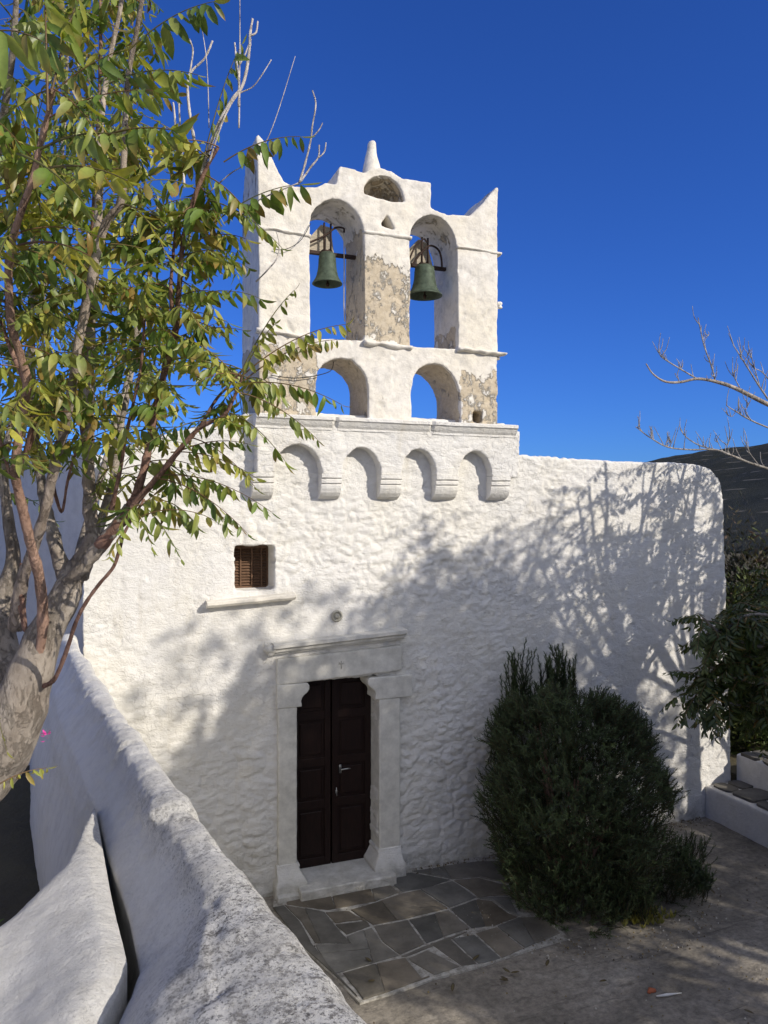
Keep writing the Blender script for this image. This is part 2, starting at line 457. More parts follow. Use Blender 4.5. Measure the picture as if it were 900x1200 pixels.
# ---- belfry
def P(px, py): return xz(px, py, YB)
BEL = {}
def belfry():
    outer = [P(303, 492), P(303, 300), P(302, 200), P(299.5, 160), P(303, 157), P(309, 164), P(333, 213), P(345, 218), P(357, 218), P(372, 219), P(382, 214), P(394, 216),
             P(398, 194), P(412, 197), P(427, 202), P(434, 198), P(447, 196), P(458, 200), P(467, 206), P(473, 209), P(505, 214), P(505, 243), P(513, 247), P(525, 251), P(551, 253),
             P(566, 238), P(581, 220), P(584, 220), P(583, 300), P(583, 505)]
    a1 = [P(364, 396), P(363, 275), P(363.5, 262), P(366, 250), P(372, 242), P(380, 236), P(389, 233), P(398, 234), P(407, 238), P(416, 246), P(422, 255), P(426, 268), P(427, 285), P(427, 399)]
    a2 = [P(481, 405), P(481, 280), P(483, 268), P(488, 260), P(496, 254), P(505, 252), P(515, 254), P(523, 260), P(530, 270), P(534, 281), P(536, 296), P(537, 409)]
    b1 = [P(370.5, 489), P(370.5, 450), P(372, 435), P(379, 426), P(389, 421), P(400, 419.5), P(412, 422), P(422, 430), P(429, 441), P(432, 455), P(432, 491)]
    b2 = [P(483, 494), P(483, 455), P(485, 441), P(491, 432), P(500, 427), P(509, 426), P(520, 429), P(529, 437), P(535, 447), P(539, 460), P(540.5, 496)]
    oc = [P(426, 227), P(427, 218), P(432, 211), P(439, 207), P(448, 206), P(457, 208), P(465, 214), P(471, 223), P(475, 237), P(463, 236.5), P(450, 234), P(436, 230)]
    tr = [P(454, 251), P(445.5, 264), P(463.6, 270)]
    hole = [P(554, 481), P(554, 495), P(565, 496), P(565, 482)]
    th = .70
    mb = MB()
    mb.add(*extrude_profile([outer, a1, a2, b1, b2, oc, tr, hole], YB, YB + .36))
    mb.add(*extrude_profile([outer, a1, a2, b1, b2], YB + .355, YB + th))
    # left pier reaches further back
    x0 = P(303, 400)[0]; x1 = P(360, 400)[0]
    mb.add(*extrude_profile([[(x0+.003, P(303, 486)[1]), (x0+.003, P(303, 200)[1]), (x0 + .03, P(303, 163)[1]), (x0 + .36, P(333, 218)[1]), (x1, P(360, 222)[1]), (x1, P(360, 486)[1])]], YB+.4, YB + 1.0))
    me = weld_remesh(mb, .0165, 3)
    def f(c):
        x, y, z = c
        d = .011 * noise.fractal(c * 3.2, 1, 2, 3) + .004 * noise.noise(c * 17)
        d -= .012 * sstep(.38, .6, noise.noise(c * 8 + Vector((4, 0, 0)))) * (1 if z < P(430, 300)[1] else .3)
        return d
    displace(me, f)
    zA = P(450, 272)[1]; zM = P(450, 403)[1]; zB = P(450, 490)[1]
    xc0, xc1 = P(427, 350)[0], P(481, 350)[0]
    xr0, xr1 = P(540, 450)[0], P(583, 450)[0]
    xl0, xl1 = P(303, 440)[0], P(371, 440)[0]
    def bare(c):
        x, y, z = c; x += .07*noise.noise(c*5) + .03*noise.noise(c*14); z += .12*noise.noise(c*4 + Vector((7, 0, 0))) + .04*noise.noise(c*13); b = (-.06 if z < zM else -.26) + .30 * noise.noise(c * 1.7)
        if xc0 - .05 < x < xc1 + .03 and zM + .04 < z < zA + .05:        # centre pier
            k = (z - zM) / (zA - zM)
            b = max(b, .66 if k < .68 else .66 - .95 * (k - .68) / .32)
            if y > YB + .05: b = max(b, .72)
        if z < zM - .05:
            if x > xr0 + .02: b = max(b, .60 if z < zM - .22 else .15)
            if x < xl1 + .02: b = max(b, .62 if z < zM - .12 else .3)
            if xl1 < x < xr0 and y < YB + .04: b = max(b, .16)
            if y > YB + .05: b = max(b, .8)
        if z > zA and y > YB + .06: b = max(b, .34)
        if xr0 - .45 < x < xr0 - .02 and zM < z < zM + .28 and y > YB + .06: b = max(b, .7)
        if P(426, 220)[0] < x < P(476, 220)[0] and P(450, 238)[1] < z < P(450, 205)[1] and y > YB + .03: b = .55
        return b
    attr(me, 'bare', bare)
    o = link('belfry', me, M['belfry'], church)
    return o
bel = belfry()

def strip(name, pxs, th, prot, pad=.0, parent=None, mat=None, jag=.0, y_back=None, drop=0):
    """thin moulding following px points on the belfry front"""
    mb = MB(); pts = [Vector((*P(px, py),)) for px, py in pxs]
    # sampled finely with ragged lower edge
    out = []
    for a, b in zip(pts, pts[1:]):
        L = (b - a).length; k = max(2, int(L / .03))
        for i in range(k): out.append(a + (b - a) * (i / k))
    out.append(pts[-1])
    vs = []; fs = []
    yb = YB + .05 if y_back is None else y_back
    for i, p in enumerate(out):
        pr = prot * (1 + jag * noise.noise(Vector((p.x*9, p.y*7, prot*50)))) ; t = th * (1 + jag * noise.noise(Vector((p.x*7, 3, p.y*9))))
        z = p.y
        vs += [(p.x, yb, z), (p.x, YB - pr*.55, z + t*.03), (p.x, YB - pr, z - t*.25), (p.x, YB - pr*.95, z - t*.6), (p.x, YB - pr*.35, z - t), (p.x, yb, z - t*1.05)]
    for i in range(len(out) - 1):
        for k in range(6):
            k2 = (k+1) % 6; fs.append((i*6+k, (i+1)*6+k, (i+1)*6+k2, i*6+k2))
    fs.append(tuple(range(6))); fs.append(tuple(reversed([(len(out)-1)*6+k for k in range(6)])))
    mb.add(vs, fs)
    me = mb.mesh(name); attr(me, 'bare', lambda c: -.5)
    return link(name, me, mat or M['belfry'], parent or bel)
strip('string_course', [(301, 264), (364, 275)], .03, .022, jag=.9)
strip('string_course', [(426, 270), (482, 277.5)], .035, .025, jag=.4)
strip('string_course', [(535, 288), (588, 296)], .024, .018, jag=.9)
strip('string_course', [(300, 384), (365, 395)], .045, .045, jag=.6)
strip('string_course', [(426, 399), (482, 406)], .05, .05, jag=.6)
strip('string_course', [(536, 407), (592, 414)], .045, .06, jag=.8)
# projecting stone ends on the right side
for (px, py, w, h) in ((583, 296, .06, .03), (583, 413, .09, .035), (583, 418, .05, .03)):
    mb = MB(); x, z = P(px, py); mb.box((x - .02, YB + .02, z - h), (x + w, YB + .55, z), bev=.008)
    me = mb.mesh('stone_end'); attr(me, 'bare', lambda c: -.5); link('stone_end', me, M['belfry'], bel, smooth=False)

# pinnacle
mb = MB()
bx, bz = P(441.5, 200); tz = P(441, 157)[1]; H = tz - bz
prof = []
for i in range(26):
    k = i / 25
    r = .055 * (1 - k) ** 1.7 + .048 * (1 - k) + .040
    if k > .93: r *= math.sqrt(max(0, 1 - ((k - .93) / .07) ** 2)) * .9 + .02
    prof.append((r, -.06 + (H + .06) * k))
mb.lathe((bx, YB + .17, bz), prof, 28)
me = mb.mesh('pinnacle')
displace(me, lambda c: .012 * noise.noise(c * 7) + .004 * noise.noise(c * 22)); attr(me, 'bare', lambda c: -.5)
link('pinnacle', me, M['belfry'], bel)

# ---- ledge and corbel table (front plane YC)
YC = -.17
def Q(px, py): return xz(px, py, YC)
def corbel_table():
    cx = [(297, 321.5), (377.5, 401), (447, 471.5), (512, 538), (577, 599)]
    zsp = Q(390, 556)[1]
    top = Q(450, 499)[1]
    xa, xb = Q(301, 520)[0], Q(609, 520)[0]
    lp = [(xa, top), (xb, top), (xb, zsp)]
    crowns = [520, 524, 525.5, 528]
    for i in range(4, -1, -1):
        l, r = cx[i]; xl, xr = Q(l, 556)[0], Q(r, 556)[0]
        if i == 4: lp += [(xr, zsp)]
        if i == 0: xl = xa
        lp += [(xl, zsp)]
        if i > 0:
            x2 = Q(cx[i-1][1], 556)[0]; mid = (xl + x2) / 2; hw = (xl - x2) / 2
            zc = Q((cx[i-1][1] + l) / 2, crowns[i-1])[1]
            for k in range(1, 12):
                th = math.pi * k / 12
                lp.append((mid + hw * math.cos(th), zsp + (zc - zsp) * math.sin(th)))
            lp.append((x2, zsp))
    mb = MB(); mb.add(*extrude_profile([lp], YC, .1))
    me = weld_remesh(mb, .0165, 2)
    displace(me, lambda c: (.009 * noise.fractal(c*4, 1, 2, 3) + .014 * (stone_field(c.x*1.1, c.z*1.1) - .8)*.5) if c.y < -.02 else 0)
    t = link('corbel_table', me, M['facade'], church)
    for l, r in cx:
        xl, xr = Q(l, 560)[0], Q(r, 560)[0]; zb = Q(390, 585)[1]; z0 = zsp + .01
        prof = [(.05, z0), (YC-.012, z0), (YC-.012, z0-.045), (YC+.012, z0-.055), (YC+.004, z0-.075), (YC+.004, z0-.105), (YC+.026, z0-.115), (YC+.018, z0-.135), (YC+.022, z0-.165),
                (YC+.045, z0-.215), (YC+.085, z0-.255), (-.02, z0-.285), (.05, z0-.29)]
        k = (z0 - zb) / .29
        vs = []; m = len(prof); ns = 5
        for s_ in range(ns):
            x = xl + (xr - xl) * s_ / (ns - 1); e = .012 if s_ in (0, ns - 1) else 0
            for (y, z) in prof: vs.append((x, min(.05, y + e), z0 - (z0 - z) * k))
        fs = []
        for s_ in range(ns - 1):
            for q in range(m):
                q2 = (q+1) % m; fs.append((s_*m+q, s_*m+q2, (s_+1)*m+q2, (s_+1)*m+q))
        fs += [tuple(reversed(range(m))), tuple((ns-1)*m + q for q in range(m))]
        c = MB(); c.add(vs, fs); me = c.mesh('corbel')
        displace(me, lambda c: .004 * noise.noise(c * 9))
        link('corbel', me, M['facade'], t, smooth=False)
corbel_table()
# moulded ledge under the belfry
mb = MB()
pa, pb = Q(299, 484.5), Q(604, 499)
prof = [(.1, 0), (YC-.065, 0), (YC-.075, -.008), (YC-.075, -.042), (YC-.055, -.055), (YC-.045, -.075), (YC-.03, -.10), (YC-.008, -.125), (YC-.008, -.15), (.1, -.15)]
xs = [pa[0] + (pb[0]-pa[0]) * i / 90 for i in range(91)]; vs = []
for i, x in enumerate(xs):
    zz = pa[1] + (pb[1]-pa[1]) * i / 90 + .007*noise.noise(Vector((x*3, 0, 0)))
    w = .006 * noise.noise(Vector((x*8, 1, 0)))
    chip = 1 if abs(i-25) > 0 and abs(i-58) > 0 else .86
    for y, z in prof: vs.append((x, y*chip + w if y < 0 else y, zz + z))
m = len(prof)
fs = [(i*m+q, i*m+(q+1) % m, (i+1)*m+(q+1) % m, (i+1)*m+q) for i in range(90) for q in range(m)] + [tuple(reversed(range(m))), tuple(90*m+q for q in range(m))]
mb.add(vs, fs); mb.build('ledge', M['facade'], church, smooth=False)

# ---- window
X0, X1 = 1.50, 1.94
wf = MB()
wf.box((X0-.03, .30, 3.42), (X1+.03, .34, 3.45)); wf.box((X0-.03, .30, 3.88), (X1+.03, .34, 3.95))
wf.box((X0-.03, .30, 3.45), (X0+.02, .34, 3.88)); wf.box((X1-.02, .30, 3.45), (X1+.03, .34, 3.88))
w = wf.build('window', M['shutter'], church, smooth=False)
sh = MB()
for i in range(13):
    z = 3.455 + i * .033
    sh.add([(X0+.02, .325, z), (X1-.02, .325, z), (X1-.02, .312, z+.004), (X0+.02, .312, z+.004), (X0+.02, .335, z+.031), (X1-.02, .335, z+.031), (X1-.02, .345, z+.028), (X0+.02, .345, z+.028)],
           [(0,3,2,1),(2,3,4,5),(4,7,6,5),(0,1,6,7)])
for x in (1.62, 1.75, 1.86): sh.box((x-.008, .300, 3.452), (x+.008, .309, 3.878))
sh.build('shutter', M['shutter'], w, smooth=False)
sl = MB()
a, b = xz(243, 706, -.12), xz(347, 696, -.12)
N = 24; vs = []; prof = [(.05, 0), (-.10, -.012), (-.125, -.022), (-.125, -.05), (-.10, -.075), (-.04, -.088), (.05, -.09)]
for i in range(N+1):
    x = a[0] + (b[0]-a[0])*i/N; z = a[1] + (b[1]-a[1])*i/N + .004*noise.noise(Vector((x*6, 0, 0)))
    for y, dz in prof: vs.append((x, y, z + dz + .012 + .004*noise.noise(Vector((x*12, y*9, dz*40)))))
m = len(prof)
sl.add(vs, [(i*m+q, i*m+(q+1) % m, (i+1)*m+(q+1) % m, (i+1)*m+q) for i in range(N) for q in range(m)] + [tuple(reversed(range(m))), tuple(N*m+q for q in range(m))])
sl.build('window_sill', simple('yellowed sill stone', (.74, .70, .61), .85, .2, 7, bump=.004), w, smooth=False)

# ---- door surround
DL, DR = 2.19, 3.19
def rough_box(name, a, b, parent, mat, n=.006, bev=.01):
    mb = MB(); mb.box(a, b, bev=bev)
    me = weld_remesh(mb, .012, 1)
    displace(me, lambda c: n * noise.fractal(c * 6, 1, 2, 2))
    return link(name, me, mat, parent)
mb = MB()
# lintel, slightly tilted like the stones in the photo
def tilt(x): return .04 * (x - DL)
vs = []
for x in (1.965, 3.475):
    for y, z in ((-.055, 2.362), (-.055, 2.665), (.3, 2.665), (.3, 2.362)): vs.append((x, y, z + tilt(x)))
mb.add(vs, [(0,1,2,3),(7,6,5,4),(0,4,5,1),(1,5,6,2),(2,6,7,3),(3,7,4,0)])
me = weld_remesh(mb, .014, 1); displace(me, lambda c: .004 * noise.fractal(c*5, 1, 2, 2))
frame = link('door_frame', me, M['marble'], church)
# faint carved cross on the lintel
cm = MB(); x, z = xz(400, 778, -.06)
for (a, b, w_) in (((x-.035, z), (x+.035, z), .005), ((x, z-.055), (x, z+.035), .006), ((x-.03, z+.022), (x, z-.01), .004), ((x+.03, z+.022), (x, z-.01), .004)):
    cm.tube([(a[0], -.0565, a[1]), (b[0], -.0565, b[1])], w_, 6)
cm.build('carved_cross', simple('lichen grey stone', (.38, .36, .31), .9), frame)
cr = MB(); prof = [(0, .0), (-.06, 0), (-.065, .02), (-.10, .028), (-.105, .052), (-.135, .07), (-.145, .075), (-.145, .115), (-.13, .122), (.02, .128)]
xa, xb = xz(321, 770, -.12)[0], xz(476, 750, -.12)[0]
za, zb_ = xz(321, 768, -.10)[1], xz(476, 749, -.10)[1]
vs = []; N = 40; m = len(prof)
for i in range(N+1):
    x = xa + (xb-xa)*i/N; z = za + (zb_-za)*i/N
    for y, dz in prof: vs.append((x, y + .004*noise.noise(Vector((x*9, dz*30, 0))), z + dz + .003*noise.noise(Vector((x*6, 2, 0)))))
cr.add(vs, [(i*m+q, (i+1)*m+q, (i+1)*m+(q+1) % m, i*m+(q+1) % m) for i in range(N) for q in range(m)] + [tuple(range(m)), tuple(reversed([N*m+q for q in range(m)]))])
cr.build('cornice', M['marble'], frame, smooth=False)
# broken carved end of the cornice
ce = MB()
zc = za + .05
ce.tube([(xa+.02, -.06, zc+.01), (xa-.05, -.07, zc+.02), (xa-.10, -.06, zc+.03)], [.06, .045, .03], 8, wob=.4)
ce.tube([(xa-.05, -.07, zc+.04), (xa-.09, -.07, zc+.075), (xa-.085, -.06, zc+.10)], [.03, .022, .01], 7, wob=.4)
ce.tube([(xa-.02, -.06, zc-.02), (xa-.035, -.05, zc-.07)], [.05, .02], 7, wob=.4)
ce.build('carved_end', M['marble'], frame)
def jamb(x0, x1):
    return rough_box('jamb', (x0, -.05, .30), (x1, .26, 2.10), frame, M['marble'], .004)
jamb(1.975, DL + .005); jamb(DR - .005, 3.455)
def capital(x0, x1, sgn):
    """block with a scroll turned into the doorway"""
    z0, z1 = 2.095, 2.36 
    xin = x1 if sgn > 0 else x0
    pr = [(0, z1), (.125, z1), (.145, z1-.03), (.145, z1-.075), (.12, z1-.11), (.085, z1-.135), (.06, z1-.165), (.05, z1-.20), (.055, z1-.225), (.055, z1-.262), (0, z1-.265)]
    lp = [(x0 if sgn > 0 else x1, z1)] + [(xin + sgn*dx - sgn*.0, z) for dx, z in pr] + [(x0 if sgn > 0 else x1, z0)]
    mb = MB(); mb.add(*extrude_profile([lp], -.058, .25))
    me = weld_remesh(mb, .011, 1); displace(me, lambda c: .003*noise.noise(c*9))
    c = link('capital', me, M['marble'], frame)
    s = MB(); s.lathe((0, 0, 0), [(.0, .012), (.02, .014), (.03, .004), (.036, .012), (.046, .0)], 20)
    zz = z1 - .055; xx = xin + sgn*.09
    s.v = [(xx + a, -.058 - c_, zz + b) for a, b, c_ in s.v]
    return c
capital(1.965, DL, 1); capital(DR, 3.60, -1)
def base(x0, x1, sgn):
    xin = x1 if sgn > 0 else x0; xo = x0 if sgn > 0 else x1
    pr = [(0, .34), (.03, .33), (.03, .30), (.015, .29), (.045, .24), (.09, .17), (.10, .16), (.10, -.04)]
    lp = [(xo, .34)] + [(xin + sgn*dx, z) for dx, z in pr] + [(xo - sgn*.03, -.04), (xo - sgn*.03, .14), (xo, .20)]
    mb = MB(); mb.add(*extrude_profile([lp], -.12, .25))
    me = weld_remesh(mb, .012, 1)
    for v in me.vertices:                                      # steps forward as it goes down
        k = sstep(.34, .12, v.co.z) if v.co.y < .05 else 0
        v.co.y = v.co.y + .06 - .10*k if v.co.y < .05 else v.co.y
    displace(me, lambda c: .004*noise.noise(c*8))
    link('base_block', me, M['facade'], frame)
base(1.955, DL, 1); base(DR, 3.46, -1)
rough_box('threshold', (DL-.02, -.30, -.05), (DR+.12, .32, .125), frame, M['facade'], .006)
rough_box('step_block', (1.93, -.24, -.05), (DL+.06, -.02, .07), frame, M['facade'], .008)

# ---- door leaves
def leaf_door(x0, x1):
    mb = MB(); mb.box((x0, .26, .125), (x1, .30, 2.40))
    # stiles, rails
    w_ = .075
    mb.box((x0, .235, .125), (x0+w_, .262, 2.40), bev=.004); mb.box((x1-w_, .235, .125), (x1, .262, 2.40), bev=.004)
    for z in (.125, .80, 1.30, 1.85, 2.30): mb.box((x0+w_-.002, .237, z), (x1-w_+.002, .262, z+.10), bev=.004)
    for z0, z1 in ((.225, .80), (.90, 1.30), (1.40, 1.85), (1.95, 2.30)):
        mb.box((x0+w_+.03, .245, z0+.035), (x1-w_-.03, .262, z1-.035), bev=.010)
    return mb.build('door', M['door'], church, smooth=False)
leaf_door(2.195, 2.675); d2 = leaf_door(2.695, 3.185)
h = MB()
hx, hz = xz(401, 901, .22)
h.tube([(hx-.02, .235, hz), (hx-.02, .20, hz), (hx+.06, .195, hz+.004), (hx+.10, .197, hz)], [.008, .009, .008, .006], 8)
h.box((hx-.035, .228, hz-.05), (hx-.005, .236, hz+.05), bev=.003)
h.build('handle', M['steel'], d2)
h = MB(); kx, kz = xz(394.5, 928, .22)
h.tube([(kx, .228, kz+.05), (kx, .226, kz), (kx+.004, .226, kz-.05)], .006, 6); h.box((kx-.012, .226, kz-.02), (kx+.012, .234, kz+.02), bev=.003)
h.build('latch', M['steel'], d2)

# ---- round wall fitting above the door
mb = MB(); x, z = xz(395, 722, -.03)
mb.lathe((0, 0, 0), [(.0, .0), (.065, .0), (.07, .012), (.06, .03), (.048, .032), (.044, .016), (.026, .016), (.024, .045), (.014, .05), (.0, .05)], 28)
mb.v = [(x + a, -.012 - c, z + b) for a, b, c in mb.v]
mb.f = [tuple(reversed(f)) for f in mb.f]
tag(mb.build('wall_light_socket', simple('dirty cream plastic', (.42, .40, .33), .6, .3, 30)), 'small round ringed fitting on the white wall just above the door cornice', 'wall fitting')

# ---- cable insulator on belfry side
mb = MB(); x, z = xz(583, 356, .1)
mb.box((x-.01, .07, z-.02), (x+.035, .12, z+.02), bev=.004); 
mb.lathe((x+.03, .095, z-.06), [(0, 0), (.03, 0), (.034, .02), (.02, .035), (.03, .05), (.034, .07), (.018, .085), (0, .085)], 14)
tag(mb.build('cable_insulator', M['porcelain']), 'small white insulator bracket on the right edge of the belfry', 'insulator')

# ================================================================== BELLS
def bell(px, py_top, py_rim, rimpx, strapx, Y, label):
    c = on(px, py_rim, Y); top = on(px, py_top, Y)
    r = (on(px + rimpx/2, py_rim, Y) - on(px - rimpx/2, py_rim, Y)).length / 2
    H = top.z - c.z
    root = empty('church_bell', (c.x, c.y, c.z), label, 'bell', 'bells in the belfry arches')
    b = MB()
    pr = [(r*.0, H), (r*.25, H), (r*.42, H*.985), (r*.53, H*.93), (r*.56, H*.84), (r*.555, H*.80), (r*.58, H*.78), (r*.575, H*.74), (r*.60, H*.55), (r*.66, H*.36), (r*.69, H*.34), (r*.68, H*.31), (r*.78, H*.18), (r*.92, H*.07), (r*1.0, H*.02), (r*1.0, 0), (r*.95, -.004),
          (r*.88, .02), (r*.70, H*.18), (r*.58, H*.4), (r*.50, H*.7), (r*.3, H*.88), (0, H*.9)]
    b.lathe(c, pr, 40); b.build('bell_body', M['bronze'], root)
    k = MB(); k.tube([(c.x, c.y, c.z + H*.6), (c.x+.004, c.y, c.z - H*.02)], .010, 8); 
    k.lathe((c.x+.004, c.y, c.z - H*.10), [(0, 0), (.014, .004), (.022, .03), (.02, .05), (0, .07)], 12); k.build('clapper', M['iron'], root)
    k = MB()
    sz = on(px, strapx, Y).z
    for dx in (-.04, .04):
        k.tube([(c.x+dx, c.y-.01, c.z+H*.99), (c.x+dx, c.y-.01, sz)], .012, 6)
    k.tube([(c.x-.06, c.y, c.z+H*1.03), (c.x+.06, c.y, c.z+H*1.03)], .022, 8, wob=.2)
    for s_ in (-1, 1): k.tube([(c.x+.02*s_, c.y, c.z+H*.98), (c.x+.06*s_, c.y+.02, c.z+H*1.06), (c.x+.02*s_, c.y, c.z+H*1.1)], .012, 6)
    k.build('hanger', M['iron'], root)
    return root, c, H, r, sz
YBL = YB + .28
b1, c, H, r, sz = bell(383.5, 296, 333, 34, 262, YBL, 'green bronze bell in the left upper arch beside the hanging rope')
xl, xr_ = P(363, 290)[0] - .05, P(427, 290)[0] + .02
# wooden headstock + lever
hb = MB(); zz = c.z + H*1.06
hb.add([(xl+.02, c.y+.06, zz), (c.x+.10, c.y+.06, zz), (c.x+.06, c.y+.06, sz-.02), (c.x-.06, c.y+.06, sz+.0), (xl+.02, c.y+.16, zz), (c.x+.10, c.y+.16, zz), (c.x+.06, c.y+.16, sz-.02), (c.x-.06, c.y+.16, sz)],
       [(0,1,2,3),(7,6,5,4),(0,4,5,1),(1,5,6,2),(2,6,7,3),(3,7,4,0)])
hb.build('headstock', M['wood'], b1, smooth=False)
hb = MB(); hb.box((xl-.05, c.y+.02, zz-.045), (xr_+.02, c.y+.075, zz-.005), bev=.004); hb.build('beam', M['iron'], b1, smooth=False)
p0, p1, p2, p3 = on(361, 285, YBL-.03), on(381, 276, YBL-.03), on(393, 267, YBL-.03), on(402.5, 267.5, YBL-.03)
hb = MB(); q, rr = catmull([p0, p1, p2, p3, p3 + Vector((.005, 0, -.05))], [.012]*5, 5); hb.tube(q, rr, 6); hb.build('lever', M['iron'], b1)
rp = MB(); s0 = on(403, 272, YBL-.03); rp.tube([s0, s0 + Vector((.004, 0, -.4)), s0 + Vector((.0, 0, -.85)), s0 + Vector((.01, 0, -1.05))], .007, 6); rp.build('rope', M['rope'], b1)

b2, c, H, r, sz = bell(497.5, 311, 347, 38, 279, YBL, 'green bronze bell in the right upper arch under the curved iron lever')
xl, xr_ = P(481, 300)[0] - .05, P(537, 300)[0] + .02
zz = c.z + H*1.06
hb = MB(); hb.add([(xl+.02, c.y+.06, zz), (c.x+.14, c.y+.06, zz), (c.x+.06, c.y+.06, sz-.04), (c.x-.05, c.y+.06, sz-.0), (xl+.02, c.y+.16, zz), (c.x+.14, c.y+.16, zz), (c.x+.06, c.y+.16, sz-.04), (c.x-.05, c.y+.16, sz)],
       [(0,1,2,3),(7,6,5,4),(0,4,5,1),(1,5,6,2),(2,6,7,3),(3,7,4,0)])
hb.build('headstock', M['wood'], b2, smooth=False)
hb = MB(); hb.box((xl-.05, c.y+.02, zz-.045), (xr_+.02, c.y+.075, zz-.005), bev=.004); hb.build('beam', M['iron'], b2, smooth=False)
hb = MB(); y = YBL - .03
q, rr = catmull([on(479, 306, y), on(486, 290, y), on(496, 280, y), on(500, 284, y)], [.011]*4, 5); hb.tube(q, rr, 6)
q, rr = catmull([on(482, 312, y), on(492, 298, y), on(503, 288, y), on(513, 292, y), on(517, 302, y), on(518, 316, y)], [.013]*6, 5); hb.tube(q, rr, 6)
hb.build('lever', M['iron'], b2)

# ================================================================== PARAPET (left foreground)
XR = [(-8.4, .86), (-7.5, .84), (-6.73, .71), (-6.2, .615), (-5.7, .53), (-5.28, .462), (-5.2, .435), (-4.6, .365), (-4.0, .305), (-3.3, .225), (-2.4, .12), (-1.4, .02), (-.3, -.09), (.2, -.12)]
XM = [(-8.4, -.2), (-7.2, -.12), (-6.5, -.04), (-6.19, .055), (-6.0, .125), (-5.87, .155), (-5.4, .118), (-4.46, .04), (-3.3, -.10), (-2, -.24), (-1, -.33), (.2, -.42)]
ZT = [(-8.4, 3.06), (-5.3, 3.06), (-3.5, 3.055), (-2, 3.04), (0, 3.03)]
PROF = [(0, -3.2), (0, -1.5), (0, -.5), (.0, -.24), (.015, -.12), (.06, -.05), (.13, -.012), (.26, 0), (.40, -.006), (.50, -.025), (.56, -.055), (.64, -.110), (.76, -.165), (.89, -.218), (.99, -.255), (1.0, -.29), (.95, -.36), (.86, -.55), (.85, -.9), (.9, -1.8)]
def parapet():
    base_pts, _ = catmull([(a, 0, z) for a, z in PROF], [0]*len(PROF), 4)
    mb = MB(); vs = []; fs = []; ys = []; y = -8.4
    while y < .12: ys.append(y); y += .022
    m = len(base_pts)
    for y in ys:
        xr = lerp_tab(XR, y); xm = lerp_tab(XM, y); W = xr - xm; zt = lerp_tab(ZT, y)
        far = sstep(-4.55, -4.0, y); near = sstep(-5.9, -6.4, y)
        for a in base_pts:
            ax, az = a.x, a.z
            if ax > .8 and -1.6 < az < -.25: ax += far * (.16 * sstep(-.25, -.4, az) + .45 * sstep(-.25, -.9, az))
            if ax > .5: az += near * .06 * math.sin(min(1, (ax - .5) / .5) * math.pi) - near * .03 * sstep(.8, 1, ax)
            vs.append((xr - ax * W, y, zt + az))
    n = len(ys)
    fs = [(i*m+k, i*m+k+1, (i+1)*m+k+1, (i+1)*m+k) for i in range(n-1) for k in range(m-1)]
    fs += [(i*m+m-1, i*m, (i+1)*m, (i+1)*m+m-1) for i in range(n-1)]
    fs += [tuple(range(m)), tuple(reversed([(n-1)*m+k for k in range(m)]))]
    mb.add(vs, fs); me = mb.mesh('parapet_wall')
    import bmesh
    bm = bmesh.new(); bm.from_mesh(me); bmesh.ops.recalc_face_normals(bm, faces=bm.faces); bm.to_mesh(me); bm.free()
    def f(c):
        d = .026 * noise.noise(Vector((c.x*1.5, c.y*1.1, c.z*1.6))) + .010 * noise.noise(c * 4.2) * (.4 + .6*sstep(2.9, 3.0, c.z))
        rg = noise.fractal(c * 13, .9, 2.1, 4)
        k = sstep(2.72, 3.0, c.z)
        d += .005 * rg * (.35 + k)
        d -= .012 * k * sstep(.25, .6, noise.noise(c * 9 + Vector((3, 1, 2))))
        # old flake edge on the crest
        e = c.y + 5.22
        if c.z > 2.7 and c.x > .25: d += .028 * sstep(.0, .05, e) * sstep(.34, .1, e)
        return d
    displace(me, f)
    attr(me, 'soil', lambda c: (sstep(2.90, 3.03, c.z)*1.0 + .08) * (.22 + .78*sstep(-4.2, -5.8, c.y)) + .25*sstep(-5.2, -6.2, c.y))
    o = link('parapet_wall', me, M['wall'])
    tag(o, 'thick round-topped white parapet wall running from the foreground to the church facade', 'wall')
parapet()

